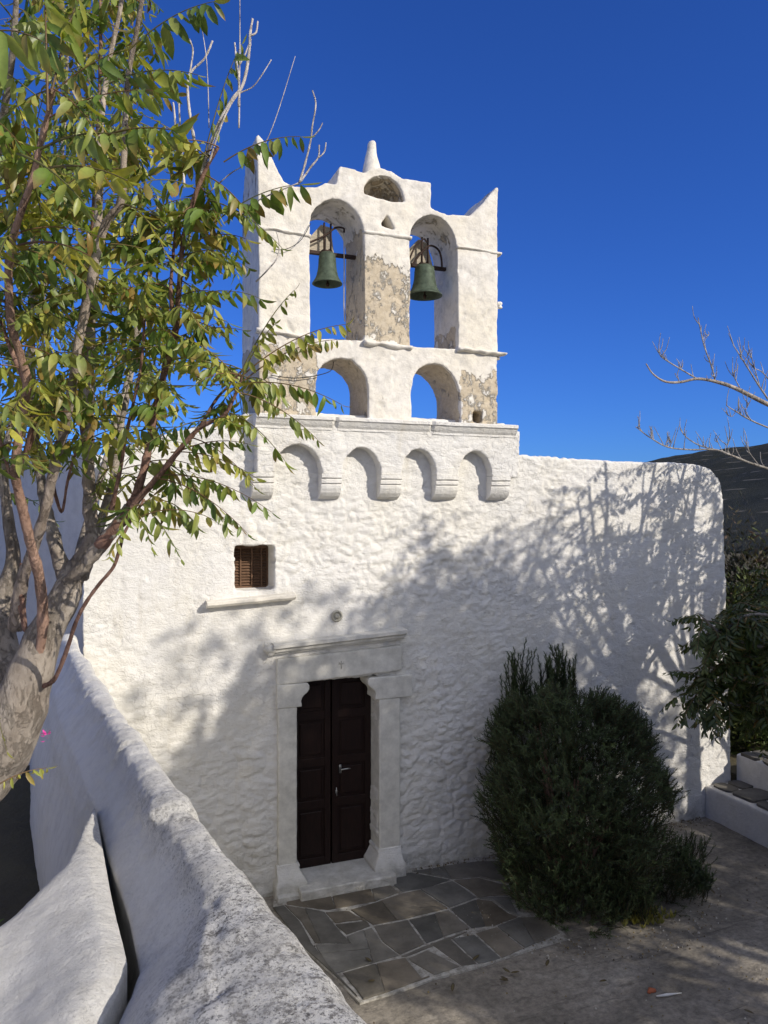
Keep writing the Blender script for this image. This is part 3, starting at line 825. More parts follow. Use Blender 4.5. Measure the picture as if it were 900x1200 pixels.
# ---- low planter wall on the left
YF = [(-1.9, -5.75), (-.9, -5.5), (-.32, -5.2), (-.09, -4.97), (-.04, -4.72), (.0, -4.45), (.03, -4.22), (.3, -4.1)]
def low_wall():
    mb = MB(); nx, ny = 80, 96; vs = []; fs = []
    grid = []
    for j in range(ny + 1):
        v = j / ny
        for i in range(nx + 1):
            u = i / nx
            y = -6.75 + v * (6.75 - 4.12)
            gap = .013 + .026 * sstep(-4.45, -5.5, y)
            xr = lerp_tab(XM, y) - gap
            x = xr - u**1.3 * 1.9
            zt = 2.845 + .03 * sstep(0, .08, xr - x) - .10 * sstep(.06, .4, xr - x) - .25 * sstep(.2, 1.8, xr - x)
            zt -= .05*sstep(-5.9, -6.7, y)
            yf = lerp_tab(YF, x)
            e = (yf - y)                       # distance inside the far edge
            if e < .20:
                k = 1 - e / .20
                if k < 1: zt -= .20 * (1 - math.sqrt(1 - k*k*.98))
                else: zt -= .20 + (k-1) * 2.2
            if u < .03: zt -= .012*(1-u/.03)
            zt += .012 * noise.noise(Vector((x*3, y*3, 1))) + .004*noise.fractal(Vector((x*14, y*14, 1)), 1, 2, 3)
            vs.append((x, y, max(zt, 1.2)))
    W = nx + 1
    fs = [(j*W+i, (j+1)*W+i, (j+1)*W+i+1, j*W+i+1) for j in range(ny) for i in range(nx)]
    # skirt along the slot, the near edge and the left end
    n0 = len(vs)
    ring = [j*W for j in range(ny+1)] + [ny*W + i for i in range(1, nx+1)] + [j*W + nx for j in range(ny-1, -1, -1)] + [i for i in range(nx-1, 0, -1)]
    for k in ring: x, y, z = vs[k]; vs.append((x, y, 1.1))
    L = len(ring)
    fs += [(ring[k], ring[(k+1) % L], n0+(k+1) % L, n0+k) for k in range(L)]
    fs.append(tuple(n0 + k for k in range(L)))
    mb.add(vs, fs); me = mb.mesh('planter_wall')
    import bmesh
    bm = bmesh.new(); bm.from_mesh(me); bmesh.ops.recalc_face_normals(bm, faces=bm.faces); bm.to_mesh(me); bm.free()
    attr(me, 'soil', lambda c: .10 + .35*sstep(.15, .0, abs(c.x + .02)))
    tag(link('planter_wall', me, M['wall']), 'low wide rounded white wall left of the parapet, in front of the tree pit', 'wall')
low_wall()

# ================================================================== FOLIAGE
GREENS = [(.16, .26, .04), (.23, .32, .06), (.29, .35, .10), (.08, .15, .025), (.40, .42, .10), (.58, .54, .10), (.12, .20, .04)]
BROWN = [(.30, .14, .04), (.24, .12, .05), (.40, .22, .06)]
def mixc(a, b, t): return tuple(x + (y-x)*t for x, y in zip(a, b))

def leaflet(mb, p, d, side, L, W, col, tipc, rnd, curl=.25, sections=3):
    """curved, folded leaflet from p along d; side = lateral axis"""
    nrm = d.cross(side).normalized()
    vs = [p]; cs = [col]
    for i in range(1, sections + 1):
        t = i / (sections + 1)
        w = W * .5 * ({1: .82, 2: 1.0, 3: .80}[i] if sections == 3 else (.92, .88)[i-1])
        q = p + d * (L * t) - nrm * (curl * L * t * t)
        bend = W * .18
        c = mixc(col, tipc, sstep(.35, 1.0, t)) 
        wob = rnd.uniform(-.1, .1) * w
        vs += [q - side * (w+wob) + nrm * bend, q, q + side * (w-wob) + nrm * bend]; cs += [c, mixc(c, (.3, .34, .1), .25), c]
    vs.append(p + d * L - nrm * (curl * L)); cs.append(tipc)
    fs = [(0, 1, 2), (0, 2, 3)]
    for i in range(sections - 1):
        a = 1 + i*3; fs += [(a, a+3, a+4, a+1), (a+1, a+4, a+5, a+2)]
    a = 1 + (sections-1)*3; e = len(vs) - 1
    fs += [(a, e, a+1), (a+1, e, a+2)]
    mb.add(vs, fs, cs)

def frond(mb, base, d, L, ls, rnd, droop=.5, hang=.6, n=9, bare=.18, col=None, brown=.3, sections=3, end=None, radius=.0022, mixk=.75):
    d = d.normalized(); pts = [base.copy()]; p = base.copy(); K = 12; cur = d.copy()
    if end is not None:
        # shallow arc from base to end
        for i in range(1, K+1):
            t = i / K; q = base.lerp(end, t) + UP * (4 * t * (1-t) * L * droop * .25); pts.append(q)
    else:
        for i in range(K):
            cur = (cur + Vector((0, 0, -droop * 1.3 / K)) + Vector((rnd.uniform(-.03, .03),)*3)).normalized()
            p = p + cur * (L / K); pts.append(p.copy())
    rc = mixc((.20, .21, .07), (.26, .14, .07), rnd.random())
    mb.tube(pts, [radius * (1.3 - .8 * i / K) for i in range(K+1)], 4, rc, cap=False)
    base_c = col or rnd.choice(GREENS)
    for i in range(n + 1):
        t = bare + (1 - bare) * i / n; f = t * K; k = min(K-1, int(f)); q = pts[k].lerp(pts[k+1], f-k)
        dr = (pts[k+1] - pts[k]).normalized()
        sd = dr.cross(UP)
        if sd.length < .1: sd = Vector((1, 0, 0))
        sd.normalize()
        sz = ls * (.75 + .5 * math.sin(math.pi * min(1, .15 + t * .8))) * rnd.uniform(.72, 1.22)
        for s_ in (-1, 1):
            if rnd.random() < .07: continue
            if i == n and s_ == 1: dd = dr
            else: dd = (sd * s_ * (1.1 - hang * .6) * rnd.uniform(.6, 1.3) + dr * rnd.uniform(.0, .7) + Vector((0, 0, -1)) * hang * rnd.uniform(.6, 1.3)).normalized()
            lat = dr - dd * dr.dot(dd)
            if lat.length < .2: lat = sd
            lat = (lat.normalized() + UP * rnd.uniform(-.7, .7) + sd*rnd.uniform(-.7, .7)); lat -= dd * lat.dot(dd); lat.normalize()
            c = mixc(base_c, rnd.choice(GREENS), rnd.random() * mixk)
            r_ = rnd.random()
            tc = c
            if r_ < brown: tc = mixc(c, rnd.choice(BROWN), rnd.uniform(.4, 1))
            if r_ < brown * .25: c = mixc(c, rnd.choice(BROWN), rnd.uniform(.3, .8))
            elif r_ > .9 and mixk > .5: c = mixc(c, (.38, .38, .07), .6)
            if mixk > .5 and rnd.random() < .12: sz *= rnd.uniform(.35, .65)
            leaflet(mb, q, dd, lat, sz, sz * rnd.uniform(.24, .38), c, tc, rnd, curl=rnd.uniform(-.1, .35) if rnd.random() < .8 else rnd.uniform(.5, 1.0), sections=sections)
    return pts[-1]

def stem(points, r0, r1, mat, parent, name='branch', sides=9, wob=.22, tint=(1, 1, 1), t=None):
    q, rr = catmull(points, [r0 + (r1-r0) * (i / (len(points)-1)) for i in range(len(points))], 7)
    # a little kink and node swelling
    rr = [r * (1 + .10 * max(0, math.sin(i * 1.1)) ** 6) for i, r in enumerate(rr)]
    mb = MB(); mb.tube(q, rr, sides, tint, wob=wob); mb.build(name, mat, parent)
    return q

# ---------------- left tree (2 - 4 m from the camera)
tl = empty('ailanthus_tree', (-.85, -4.7, 1.5), 'multi-stemmed tree with yellowing pinnate leaves filling the left of the view beside the parapet', 'tree')
rnd = random.Random(11)
mbt = MB()
def T(pl): return [at(*p) for p in pl]
pts = T([(-150, 1100, 3.45), (-95, 1000, 3.4), (-45, 935, 3.36), (2, 868, 3.33), (32, 800, 3.3), (54, 742, 3.3), (70, 712, 3.3), (80, 690, 3.3), (88, 668, 3.33), (97, 650, 3.36)])
q, rr = catmull(pts, [.17, .155, .147, .132, .098, .076, .066, .058, .046, .028], 10)
mbt.tube(q, rr, 22, wob=.22)
q, rr = catmull(T([(15, 850, 3.32), (5, 790, 3.4), (3, 745, 3.45), (6, 700, 3.5), (16, 655, 3.5), (10, 610, 3.5), (4, 560, 3.5), (-4, 500, 3.45), (-20, 400, 3.4)]), [.09, .075, .058, .046, .032, .026, .022, .018, .012], 8); mbt.tube(q, rr, 12, wob=.18)
# burl-like knots
for (px, py, t, r) in ():
    c = at(px, py, t); mbt.tube([c - UP*.05, c - UP*.02, c + UP*.02, c + UP*.05], [r*.5, r, r, r*.5], 12, wob=.3)
mbt.build('trunk', M['bark'], tl)
STEMS = []   # sampled for the fronds: (points, start fraction, colour kind)
def S(pl, r0, r1, kind='bark', leaf=None, name='branch', tint=(1, 1, 1)):
    P_ = T(pl); n_ = len(P_); q, rr = catmull(P_, [(r0*.56 + (max(.0045, r1*.5) - r0*.56) * i / (n_-1)) * (1 + (.5 if r0 > .03 else .3) * math.exp(-i*1.1)) for i in range(n_)], 7)
    rr = [r * (1 + .13 * max(0, math.sin(i * 1.1)) ** 6) for i, r in enumerate(rr)]
    mb_ = MB(); mb_.tube(q, rr, 10, tint, wob=.22); mb_.build(name, M[kind], tl)
    if leaf is not None: STEMS.append((q, leaf))
    return q
S([(28, 862, 3.40), (38, 812, 3.33), (47, 762, 3.24), (50, 715, 3.18), (45, 673, 3.1), (33, 625, 3.0), (25, 590, 2.95), (18, 555, 2.9), (22, 510, 2.85), (32, 451, 2.8), (23, 414, 2.75), (13, 378, 2.7), (10, 325, 2.65), (14, 285, 2.6), (24, 250, 2.55), (38, 210, 2.5), (47, 170, 2.48), (56, 135, 2.45), (62, 104, 2.4)], .042, .016, 'bark', .45, tint=(1.05, .78, .70))
S([(86, 700, 3.32), (72, 661, 3.35), (61, 624, 3.4), (53, 592, 3.45), (48, 560, 3.5), (43, 533, 3.5), (38, 451, 3.6), (37, 370, 3.65), (38, 300, 3.7), (40, 220, 3.75), (42, 150, 3.8)], .055, .012, 'bark', .45)
S([(20, 735, 3.4), (24, 688, 3.3), (36, 651, 3.2), (51, 605, 3.1), (61, 560, 3.05), (73, 512, 3.0), (84, 456, 2.95), (90, 414, 2.92), (98, 373, 2.9), (108, 324, 2.86), (117, 286, 2.84), (125, 260, 2.82), (140, 240, 2.8), (145, 212, 2.78), (145, 185, 2.76), (147, 140, 2.74), (150, 90, 2.7), (160, 37, 2.66), (168, -10, 2.62), (175, -60, 2.6)], .042, .014, 'bark', .62, tint=(1.15, 1.1, 1.1))
S([(84, 680, 3.3), (97, 655, 3.35), (107, 629, 3.4), (105, 587, 3.45), (104, 533, 3.5), (104, 451, 3.55), (106, 390, 3.6), (110, 340, 3.6), (114, 280, 3.62), (116, 225, 3.65), (117, 160, 3.66), (121, 120, 3.68), (130, 62, 3.7), (141, 10, 3.7), (148, -50, 3.7)], .058, .016, 'bark', .40, tint=(1.1, 1.05, 1.0))
S([(104, 520, 3.5), (96, 470, 3.7), (103, 400, 3.75), (110, 262, 3.85), (113, 190, 3.9), (116, 125, 3.95), (118, 50, 4.0), (117, -20, 4.0)], .034, .014, 'twig', .35)
S([(92, 675, 3.32), (108, 640, 3.42), (121, 603, 3.5), (133, 560, 3.6), (139, 515, 3.7), (147, 475, 3.75), (156, 425, 3.8), (160, 370, 3.85)], .046, .016, 'bark', .45)
S([(74, 705, 3.29), (84, 682, 3.26), (98, 662, 3.22), (117, 640, 3.2), (141, 611, 3.16), (152, 594, 3.15)], .056, .046, 'bark', None)
q6 = S([(117, 640, 3.2), (141, 611, 3.16), (157, 585, 3.15), (168, 552, 3.15), (176, 515, 3.15), (185, 467, 3.12), (196, 424, 3.1), (207, 381, 3.06), (208, 360, 3.05), (211, 328, 3.03), (215, 280, 3.0), (229, 228, 2.95), (243, 195, 2.92), (256, 172, 2.9)], .034, .012, 'twig', .42)
S([(206, 385, 3.06), (200, 345, 3.0), (203, 300, 3.0), (206, 262, 3.0)], .014, .008, 'twig', .4)
S([(141, 611, 3.16), (158, 590, 3.1), (187, 557, 3.05), (208, 530, 3.0), (235, 501, 2.98), (262, 487, 2.95), (276, 462, 2.93), (284, 440, 2.9)], .026, .009, 'twig', .65)
S([(235, 501, 2.98), (252, 470, 3.0), (270, 450, 3.0), (286, 432, 3.05)], .010, .006, 'twig', .6, tint=(.6, .6, .6))
S([(42, 806, 3.30), (62, 798, 3.2), (76, 768, 3.12), (92, 722, 3.0), (112, 690, 2.95), (133, 664, 2.92), (141, 640, 2.9), (147, 622, 2.9), (160, 600, 2.92), (169, 585, 2.95)], .016, .008, 'twig', .75)
S([(32, 451, 2.8), (14, 412, 2.82), (2, 380, 2.85), (-15, 330, 2.9)], .016, .008, 'twig', .5)
S([(40, 500, 2.9), (18, 560, 3.0), (4, 530, 3.0), (-10, 480, 3.0)], .02, .01, 'twig', .5)
S([(60, 560, 3.06), (72, 600, 3.3), (80, 560, 3.1), (92, 520, 3.0)], .01, .006, 'twig', None)
S([(130, 600, 3.2), (140, 555, 3.1), (150, 500, 3.05), (165, 430, 3.0), (170, 360, 3.0)], .014, .008, 'twig', .35)
S([(24, 688, 3.3), (30, 740, 3.3), (22, 700, 3.32), (25, 660, 3.3)], .016, .012, 'twig', None)
# stems left of the frame that lean over it
S([(-60, 900, 3.4), (-70, 700, 3.3), (-50, 500, 3.1), (-20, 350, 2.9), (-5, 200, 2.7), (15, 60, 2.5), (20, -40, 2.4)], .05, .014, 'bark', .45)
S([(-45, 935, 3.4), (-40, 760, 3.8), (-10, 600, 4.1), (25, 450, 4.3), (60, 300, 4.4), (75, 150, 4.4), (80, 20, 4.4)], .05, .014, 'bark', .35)
S([(86, 700, 3.35), (95, 640, 3.8), (130, 520, 4.2), (160, 400, 4.4), (180, 300, 4.4), (185, 230, 4.4)], .04, .012, 'bark', .42)
# bare silvery twigs against the sky
def bare(pl, r0, r1): 
    stem(T(pl), r0, r1, M['bark'], tl, 'twig', sides=6, wob=.25, tint=(1.8, 1.9, 2.1))
bare([(236, 205, 2.93), (252, 155, 2.92), (270, 120, 2.9), (285, 98, 2.9), (292, 60, 2.9), (293, 40, 2.9), (296, 22, 2.9)], .008, .004)
bare([(293, 42, 2.9), (300, 38, 2.9), (302, 25, 2.9)], .004, .003); bare([(294, 46, 2.9), (288, 62, 2.9), (281, 76, 2.9)], .0035, .002)
bare([(280, 125, 2.9), (280, 95, 2.9), (277, 72, 2.9), (275, 50, 2.9)], .005, .003)
bare([(245, 190, 2.9), (262, 140, 2.9), (278, 112, 2.9), (298, 100, 2.9), (318, 70, 2.9)], .004, .0018)
bare([(232, 190, 3.0), (222, 130, 3.0), (220, 95, 3.0), (226, 82, 3.0), (240, 68, 3.0), (249, 48, 3.0)], .006, .004)
bare([(222, 88, 3.0), (226, 60, 3.0), (222, 46, 3.0)], .004, .003)
bare([(240, 230, 2.98), (268, 205, 2.95), (310, 170, 2.9), (346, 66, 2.9)], .003, .001)
bare([(280, 150, 2.9), (281, 60, 2.9), (281, -10, 2.85)], .003, .0015)
bare([(245, 150, 2.95), (242, 70, 2.9), (232, 10, 2.9)], .002, .001)
bare([(208, 200, 3.1), (205, 140, 3.1), (203, 120, 3.1)], .005, .003); bare([(216, 220, 3.1), (212, 160, 3.1), (209, 112, 3.1)], .005, .003)
bare([(351, 214, 2.9), (358, 190, 2.9), (364, 165, 2.9), (366, 148, 2.9), (370, 122, 2.9), (366, 106, 2.9)], .0045, .0025)
bare([(352, 213, 2.9), (364, 196, 2.9), (373, 184, 2.9), (374, 170, 2.9)], .004, .0025); bare([(373, 185, 2.9), (380, 178, 2.9), (382, 167, 2.9)], .003, .002)
bare([(367, 160, 2.9), (374, 152, 2.9), (378, 144, 2.9)], .0025, .0018)
bare([(262, 262, 2.96), (300, 236, 2.92), (351, 214, 2.9)], .003, .0025)
bare([(300, 330, 3.0), (312, 318, 2.95), (325, 302, 2.95), (327, 285, 2.95), (324, 272, 2.95)], .0035, .0015)
# crown
LIM = [(-80, 200), (0, 178), (60, 190), (110, 215), (150, 225), (180, 262), (240, 285), (300, 300), (350, 315), (400, 330), (460, 330), (520, 310), (570, 300), (610, 250), (640, 90), (660, 10)]
def allowed(p):
    x, y, t = pix(p)
    if t < 1.6: return False
    if y > 660: return x < 0 and y < 720
    if 205 < y < 262 and 130 < x < 180: return False
    return x < lerp_tab(LIM, y)
fol = MB(); rnd = random.Random(5)
cnt = 0
for q, f0 in STEMS:
    n = len(q); s = int(n * f0); acc = 0; ang = rnd.uniform(0, 6)
    for i in range(s, n):
        acc += (q[i] - q[i-1]).length
        dens = .048 if i < n - 6 else .026
        while acc > dens:
            acc -= dens; ang += 2.4 + rnd.uniform(-.4, .4)
            for _try in range(4):
                el = rnd.uniform(.0, .75)
                d = Vector((math.cos(ang) * math.cos(el), math.sin(ang) * math.cos(el), math.sin(el)))
                L = rnd.uniform(.24, .42)
                p = q[i].copy(); e = p + d * L
                if allowed(e) and (p + d*L*.5 - CAMP).length > 1.7 and (pix(e)[2] > 2.85 or rnd.random() < .3):
                    tt = (p - CAMP).length
                    frond(fol, p, d, L, rnd.uniform(.052, .082), rnd, droop=rnd.uniform(.3, 1.1), hang=rnd.uniform(.45, 1.15), n=rnd.choice((6, 7, 8, 9)), brown=.26); cnt += 1
                    break
                ang += 1.3
# fronds one can pick out in the photograph: start, end, leaflet size
SPEC = [((150, 60, 2.6), (250, 2, 2.55), .075, 8), ((128, 98, 2.7), (232, 88, 2.6), .090, 10), ((262, 190, 2.9), (352, 160, 2.88), .066, 8), ((250, 262, 2.95), (352, 216, 2.9), .085, 7),
        ((240, 180, 2.9), (283, 52, 2.9), .06, 8), ((246, 235, 2.93), (330, 290, 2.9), .055, 8), ((282, 442, 2.9), (405, 380, 2.95), .055, 12), ((286, 446, 2.92), (395, 398, 3.05), .05, 12),
        ((284, 450, 2.95), (400, 474, 2.9), .066, 9), ((280, 460, 2.9), (372, 515, 2.95), .06, 9), ((270, 484, 2.95), (334, 540, 2.85), .072, 5), ((282, 438, 2.95), (345, 340, 2.95), .045, 9),
        ((200, 530, 3.0), (300, 560, 2.95), .055, 9), ((187, 557, 3.05), (318, 600, 2.9), .062, 12), ((180, 560, 3.05), (290, 625, 2.85), .062, 11), ((200, 545, 3.05), (268, 620, 3.0), .062, 10),
        ((208, 530, 3.0), (290, 520, 2.95), .05, 9), ((165, 590, 2.95), (212, 655, 2.85), .05, 6), ((150, 612, 2.9), (190, 575, 2.9), .05, 6), ((147, 622, 2.9), (128, 652, 2.8), .05, 4), ((160, 600, 2.9), (178, 640, 2.85), .05, 4),
        ((-20, 800, 2.6), (8, 880, 2.6), .045, 5), ((-10, 925, 2.6), (55, 900, 2.7), .04, 6), ((-30, 560, 2.6), (60, 540, 2.3), .07, 5), ((-20, 470, 2.4), (45, 500, 2.3), .07, 5), ((-20, 40, 2.0), (60, 55, 1.9), .09, 5), ((80, 530, 3.0), (170, 500, 2.9), .065, 6),
        ((90, 420, 2.9), (165, 400, 2.7), .06, 6), ((208, 330, 3.03), (270, 300, 2.9), .06, 9), ((205, 350, 3.03), (262, 345, 2.9), .06, 8), ((215, 300, 3.0), (285, 300, 2.9), .055, 9), ((240, 205, 2.9), (300, 262, 2.85), .06, 8),
        ((207, 375, 3.05), (270, 400, 2.9), .055, 9), ((284, 440, 2.9), (322, 380, 2.8), .05, 7), ((280, 445, 2.9), (215, 395, 2.8), .055, 9), ((282, 440, 2.9), (230, 450, 2.7), .055, 8), ((196, 424, 3.1), (250, 380, 3.0), .055, 9)]
for a, b, ls, n in SPEC:
    A, B = at(*a), at(*b)
    frond(fol, A, B - A, (B-A).length, ls, rnd, droop=.35, hang=rnd.uniform(.75, 1.0), n=n, bare=.22 if n > 5 else .1, end=B, brown=.3)
for (a, b) in (((108, 165, 2.5), (200, 152, 2.45)), ((20, 180, 2.4), (100, 240, 2.3)), ((60, 110, 2.4), (95, -10, 2.4)), ((56, 130, 2.4), (52, -20, 2.35)), ((47, 175, 2.45), (140, 158, 2.35)), ((45, 200, 2.45), (150, 212, 2.3)), ((15, 290, 2.6), (105, 300, 2.4))):
    A, B = at(*a), at(*b)
    frond(fol, A, B - A, (B-A).length, .085, rnd, droop=.3, hang=.9, n=6, bare=.45, end=B, brown=.5, radius=.0035)
for k in range(150):
    px, py = rnd.uniform(-30, 290), rnd.uniform(130, 560); t = rnd.uniform(2.3, 3.6); A = at(px, py, t); B = at(px + rnd.uniform(-90, 90), py + rnd.uniform(-10, 50), t + rnd.uniform(-.3, .2))
    q = min((q for st_, _ in STEMS for q in st_), key=lambda v: (v - A).length)
    if (q - A).length < .30 and allowed(B): frond(fol, q, B - q, (B-q).length, rnd.uniform(.06, .085), rnd, droop=.4, hang=.7, n=6, bare=.25, end=B, brown=.4, col=rnd.choice(GREENS[2:]))
fol.build('crown', M['leaf'], tl)
print('left tree fronds', cnt, 'faces', len(fol.f))

# ---------------- trees on the raised bed at the right (their shadows fall on the facade)
def ailanthus(loc, label, seed, nst=9, H=3.4, spread=1.5, fork=1.0, fr=1.0, ls=.085, extra=None, lean=(0, 0), low=.35, r=.10):
    rd = random.Random(seed); L = Vector(loc)
    root = empty('ailanthus_tree', loc, label, 'tree')
    mb = MB(); top = L + Vector((lean[0]*.3, lean[1]*.3, fork))
    q, rr = catmull([L - UP*.1, L + Vector((.04, .02, fork*.5)), top], [r*1.25, r, r*.85], 8); mb.tube(q, rr, 14, wob=.25); mb.build('trunk', M['bark'], root)
    fol = MB()
    for k in range(nst):
        a = 2*math.pi*k/nst + rd.uniform(-.4, .4); sp = spread * rd.uniform(.35, 1.0); h = H * rd.uniform(.7, 1.0)
        o = Vector((math.cos(a)*sp + lean[0], math.sin(a)*sp + lean[1], 0))
        pts = [top - UP*.05*rd.random(), top + o*.28 + UP*h*.22, top + o*.6 + UP*h*.5 + Vector((rd.uniform(-.1, .1), rd.uniform(-.1, .1), 0)), top + o*.85 + UP*h*.78, top + o + UP*h]
        b = MB(); q, rr = catmull(pts, [r*.5, r*.38, r*.28, r*.2, r*.12], 8); b.tube(q, rr, 8, wob=.2); b.build('branch', M['bark'], root)
        # forked side shoot
        j = int(len(q)*rd.uniform(.35, .6)); o2 = Vector((rd.uniform(-.5, .5), rd.uniform(-.5, .5), rd.uniform(.5, .9)))
        q2, r2 = catmull([q[j], q[j] + o2*.5 + UP*.1, q[j] + o2 + UP*.35], [rr[j]*.7, rr[j]*.5, rr[j]*.35], 7); b2_ = MB(); b2_.tube(q2, r2, 6); b2_.build('branch', M['bark'], root)
        for Q_, s0 in ((q, low), (q2, .3)):
            acc = 0; ang = rd.uniform(0, 6)
            for i in range(int(len(Q_)*s0) + 1, len(Q_)):
                acc += (Q_[i] - Q_[i-1]).length
                while acc > .115 / fr:
                    acc -= .115 / fr; ang += 2.4; el = rd.uniform(0, .8)
                    d = Vector((math.cos(ang)*math.cos(el), math.sin(ang)*math.cos(el), math.sin(el)))
                    e_ = pix(Q_[i] + d*.5)
                    if e_[0] < 915 and e_[1] < 560: continue
                    frond(fol, Q_[i], d, rd.uniform(.35, .55), ls, rd, droop=rd.uniform(.4, 1.2), hang=rd.uniform(.3, .8), n=8, sections=2, radius=.003)
    return root, fol
# ground level of the raised bed is .8
r1, f1 = ailanthus((9.75, -1.75, .78), 'leafy tree at the right edge with boughs coloured dark for shade hanging beside the wall corner', 21, nst=6, H=2.3, spread=.9, fork=.9, lean=(.5, 0), fr=.9)
rd = random.Random(3)
bt = empty('bare_tree', tuple(at(1075, 930, 13.6)), 'leafless grey tree stretching dry branches over the right corner of the church', 'tree')
# dry upper limbs reaching into the picture
trunk2 = T([(1075, 930, 13.63), (1075, 830, 13.63), (1060, 700, 13.49), (1030, 600, 13.35), (985, 530, 13.21), (940, 492, 13.06), (900, 474, 12.92), (862, 455, 12.78), (838, 447, 12.71), (817, 444, 12.64), (796, 448, 12.64), (779, 447, 12.57), (765, 438, 12.50), (757, 426, 12.50)])
rdt = random.Random(77)
def dry(pl, r0, r1):
    W_ = T(pl)
    for k in range(len(W_) * 2 - 1):
        i = rdt.randrange(len(W_)-1); a_ = W_[i].lerp(W_[i+1], rdt.random()); d_ = Vector((rdt.uniform(-.6, .3), rdt.uniform(-.3, .3), rdt.uniform(.4, 1))).normalized(); l_ = rdt.uniform(.10, .34)
        if r0 < .012 : l_ *= .5
        mb_ = MB(); q_, r_ = catmull([a_, a_ + d_*l_*.5 + RGT*rdt.uniform(-.03, .03), a_ + d_*l_ + UP*l_*.2], [.009, .006, .004], 4); mb_.tube(q_, r_, 5, (1.1, 1.17, 1.25)); mb_.build('twig', M['bark'], bt)
    dry_(pl, r0*.8, r1*.8)
def dry_(pl, r0, r1): stem(T(pl), r0*.85, r1*1.0, M['bark'], r1_, 'dry_branch', sides=6, wob=.25, tint=(1.1, 1.17, 1.25))
r1_ = bt
q, rr = catmull(trunk2, [.07, .065, .06, .05, .055, .045, .038, .032, .028, .024, .020, .017, .014, .010], 5); b = MB(); b.tube(q, rr, 8, (1.1, 1.1, 1.1), wob=.2); b.build('dry_branch', M['bark'], bt)
for pl, a, b_ in (([(817, 444, 12.64), (800, 434, 12.64), (785, 425, 12.57), (775, 418, 12.57), (771, 411, 12.50)], .018, .009), ([(838, 447, 12.71), (834, 430, 12.71), (826, 408, 12.64), (822, 392, 12.64), (818, 372, 12.64)], .020, .010),
                  ([(900, 468, 12.92), (888, 450, 12.92), (878, 434, 12.85), (868, 418, 12.78), (859, 404, 12.78)], .024, .010), ([(890, 452, 12.92), (884, 430, 12.92), (878, 410, 12.92)], .014, .008), ([(868, 457, 12.78), (862, 445, 12.78), (858, 436, 12.78)], .014, .009), ([(905, 450, 12.92), (893, 436, 12.92), (884, 432, 12.92)], .014, .008),
                  ([(960, 520, 13.21), (925, 508, 13.06), (900, 501, 12.92), (877, 491, 12.85), (862, 482, 12.78), (851, 475, 12.78)], .026, .009), ([(880, 492, 12.78), (874, 482, 12.78), (877, 472, 12.78)], .012, .007), ([(862, 482, 12.78), (858, 488, 12.78), (852, 486, 12.78)], .009, .006),
                  ([(990, 570, 13.35), (940, 560, 13.06), (900, 549, 12.92), (878, 542, 12.78), (855, 533, 12.64), (838, 527, 12.64), (810, 527, 12.64), (783, 524, 12.57), (762, 513, 12.50), (745, 500, 12.50)], .034, .010), ([(838, 527, 12.64), (820, 522, 12.64), (805, 513, 12.57), (797, 503, 12.57)], .016, .009),
                  ([(764, 514, 12.50), (764, 508, 12.50), (765, 504, 12.50)], .010, .007), ([(780, 523, 12.57), (786, 518, 12.57), (784, 512, 12.57)], .01, .006), ([(890, 546, 12.78), (878, 530, 12.78), (875, 520, 12.78)], .012, .007), ([(855, 533, 12.64), (852, 523, 12.64), (855, 515, 12.64)], .012, .008), ([(847, 529, 12.64), (840, 516, 12.64)], .01, .006),
                  ([(796, 448, 12.64), (794, 438, 12.64), (797, 430, 12.64)], .01, .007), ([(829, 447, 12.64), (840, 436, 12.64)], .01, .006), ([(872, 424, 12.78), (880, 410, 12.78)], .008, .005), ([(824, 402, 12.64), (830, 392, 12.64)], .008, .005)):
    if pl[1][1] < 650 or True: dry(pl, a, b_)
# leafy lower boughs before the wall's right end, shade put into their leaf greens
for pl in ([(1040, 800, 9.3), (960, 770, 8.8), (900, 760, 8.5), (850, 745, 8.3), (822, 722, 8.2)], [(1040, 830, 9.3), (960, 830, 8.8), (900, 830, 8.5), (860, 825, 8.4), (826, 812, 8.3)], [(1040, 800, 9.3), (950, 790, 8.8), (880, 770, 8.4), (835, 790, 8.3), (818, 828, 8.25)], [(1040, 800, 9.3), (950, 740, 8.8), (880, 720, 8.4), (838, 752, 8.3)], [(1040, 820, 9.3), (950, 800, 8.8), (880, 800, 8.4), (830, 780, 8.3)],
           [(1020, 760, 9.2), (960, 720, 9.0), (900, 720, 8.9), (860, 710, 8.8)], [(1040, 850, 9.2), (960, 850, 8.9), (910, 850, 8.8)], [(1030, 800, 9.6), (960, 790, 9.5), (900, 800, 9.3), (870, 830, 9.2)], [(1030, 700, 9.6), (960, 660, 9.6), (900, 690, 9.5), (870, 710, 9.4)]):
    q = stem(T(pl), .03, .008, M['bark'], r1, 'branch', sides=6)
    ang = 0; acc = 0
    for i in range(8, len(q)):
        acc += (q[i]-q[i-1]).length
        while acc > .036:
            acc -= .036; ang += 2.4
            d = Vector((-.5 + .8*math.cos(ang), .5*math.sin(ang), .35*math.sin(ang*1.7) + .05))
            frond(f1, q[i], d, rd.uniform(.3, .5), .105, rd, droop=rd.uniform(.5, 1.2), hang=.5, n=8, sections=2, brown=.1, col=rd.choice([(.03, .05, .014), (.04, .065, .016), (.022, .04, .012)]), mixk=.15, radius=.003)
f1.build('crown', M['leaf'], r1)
r2, f2 = ailanthus((8.75, -2.75, .78), 'leafy tree standing behind the stone bench at the right', 31, nst=14, H=3.2, spread=1.75, fork=2.9, fr=.66, low=.34, r=.11, ls=.10, lean=(.15, 0))
f2.build('crown', M['leaf'], r2)
r3, f3 = ailanthus((10.2, -3.2, .78), 'many-stemmed tree on the raised bed, farthest right', 41, nst=13, H=3.2, spread=1.8, fork=3.0, fr=.66, low=.34, r=.11, ls=.10)
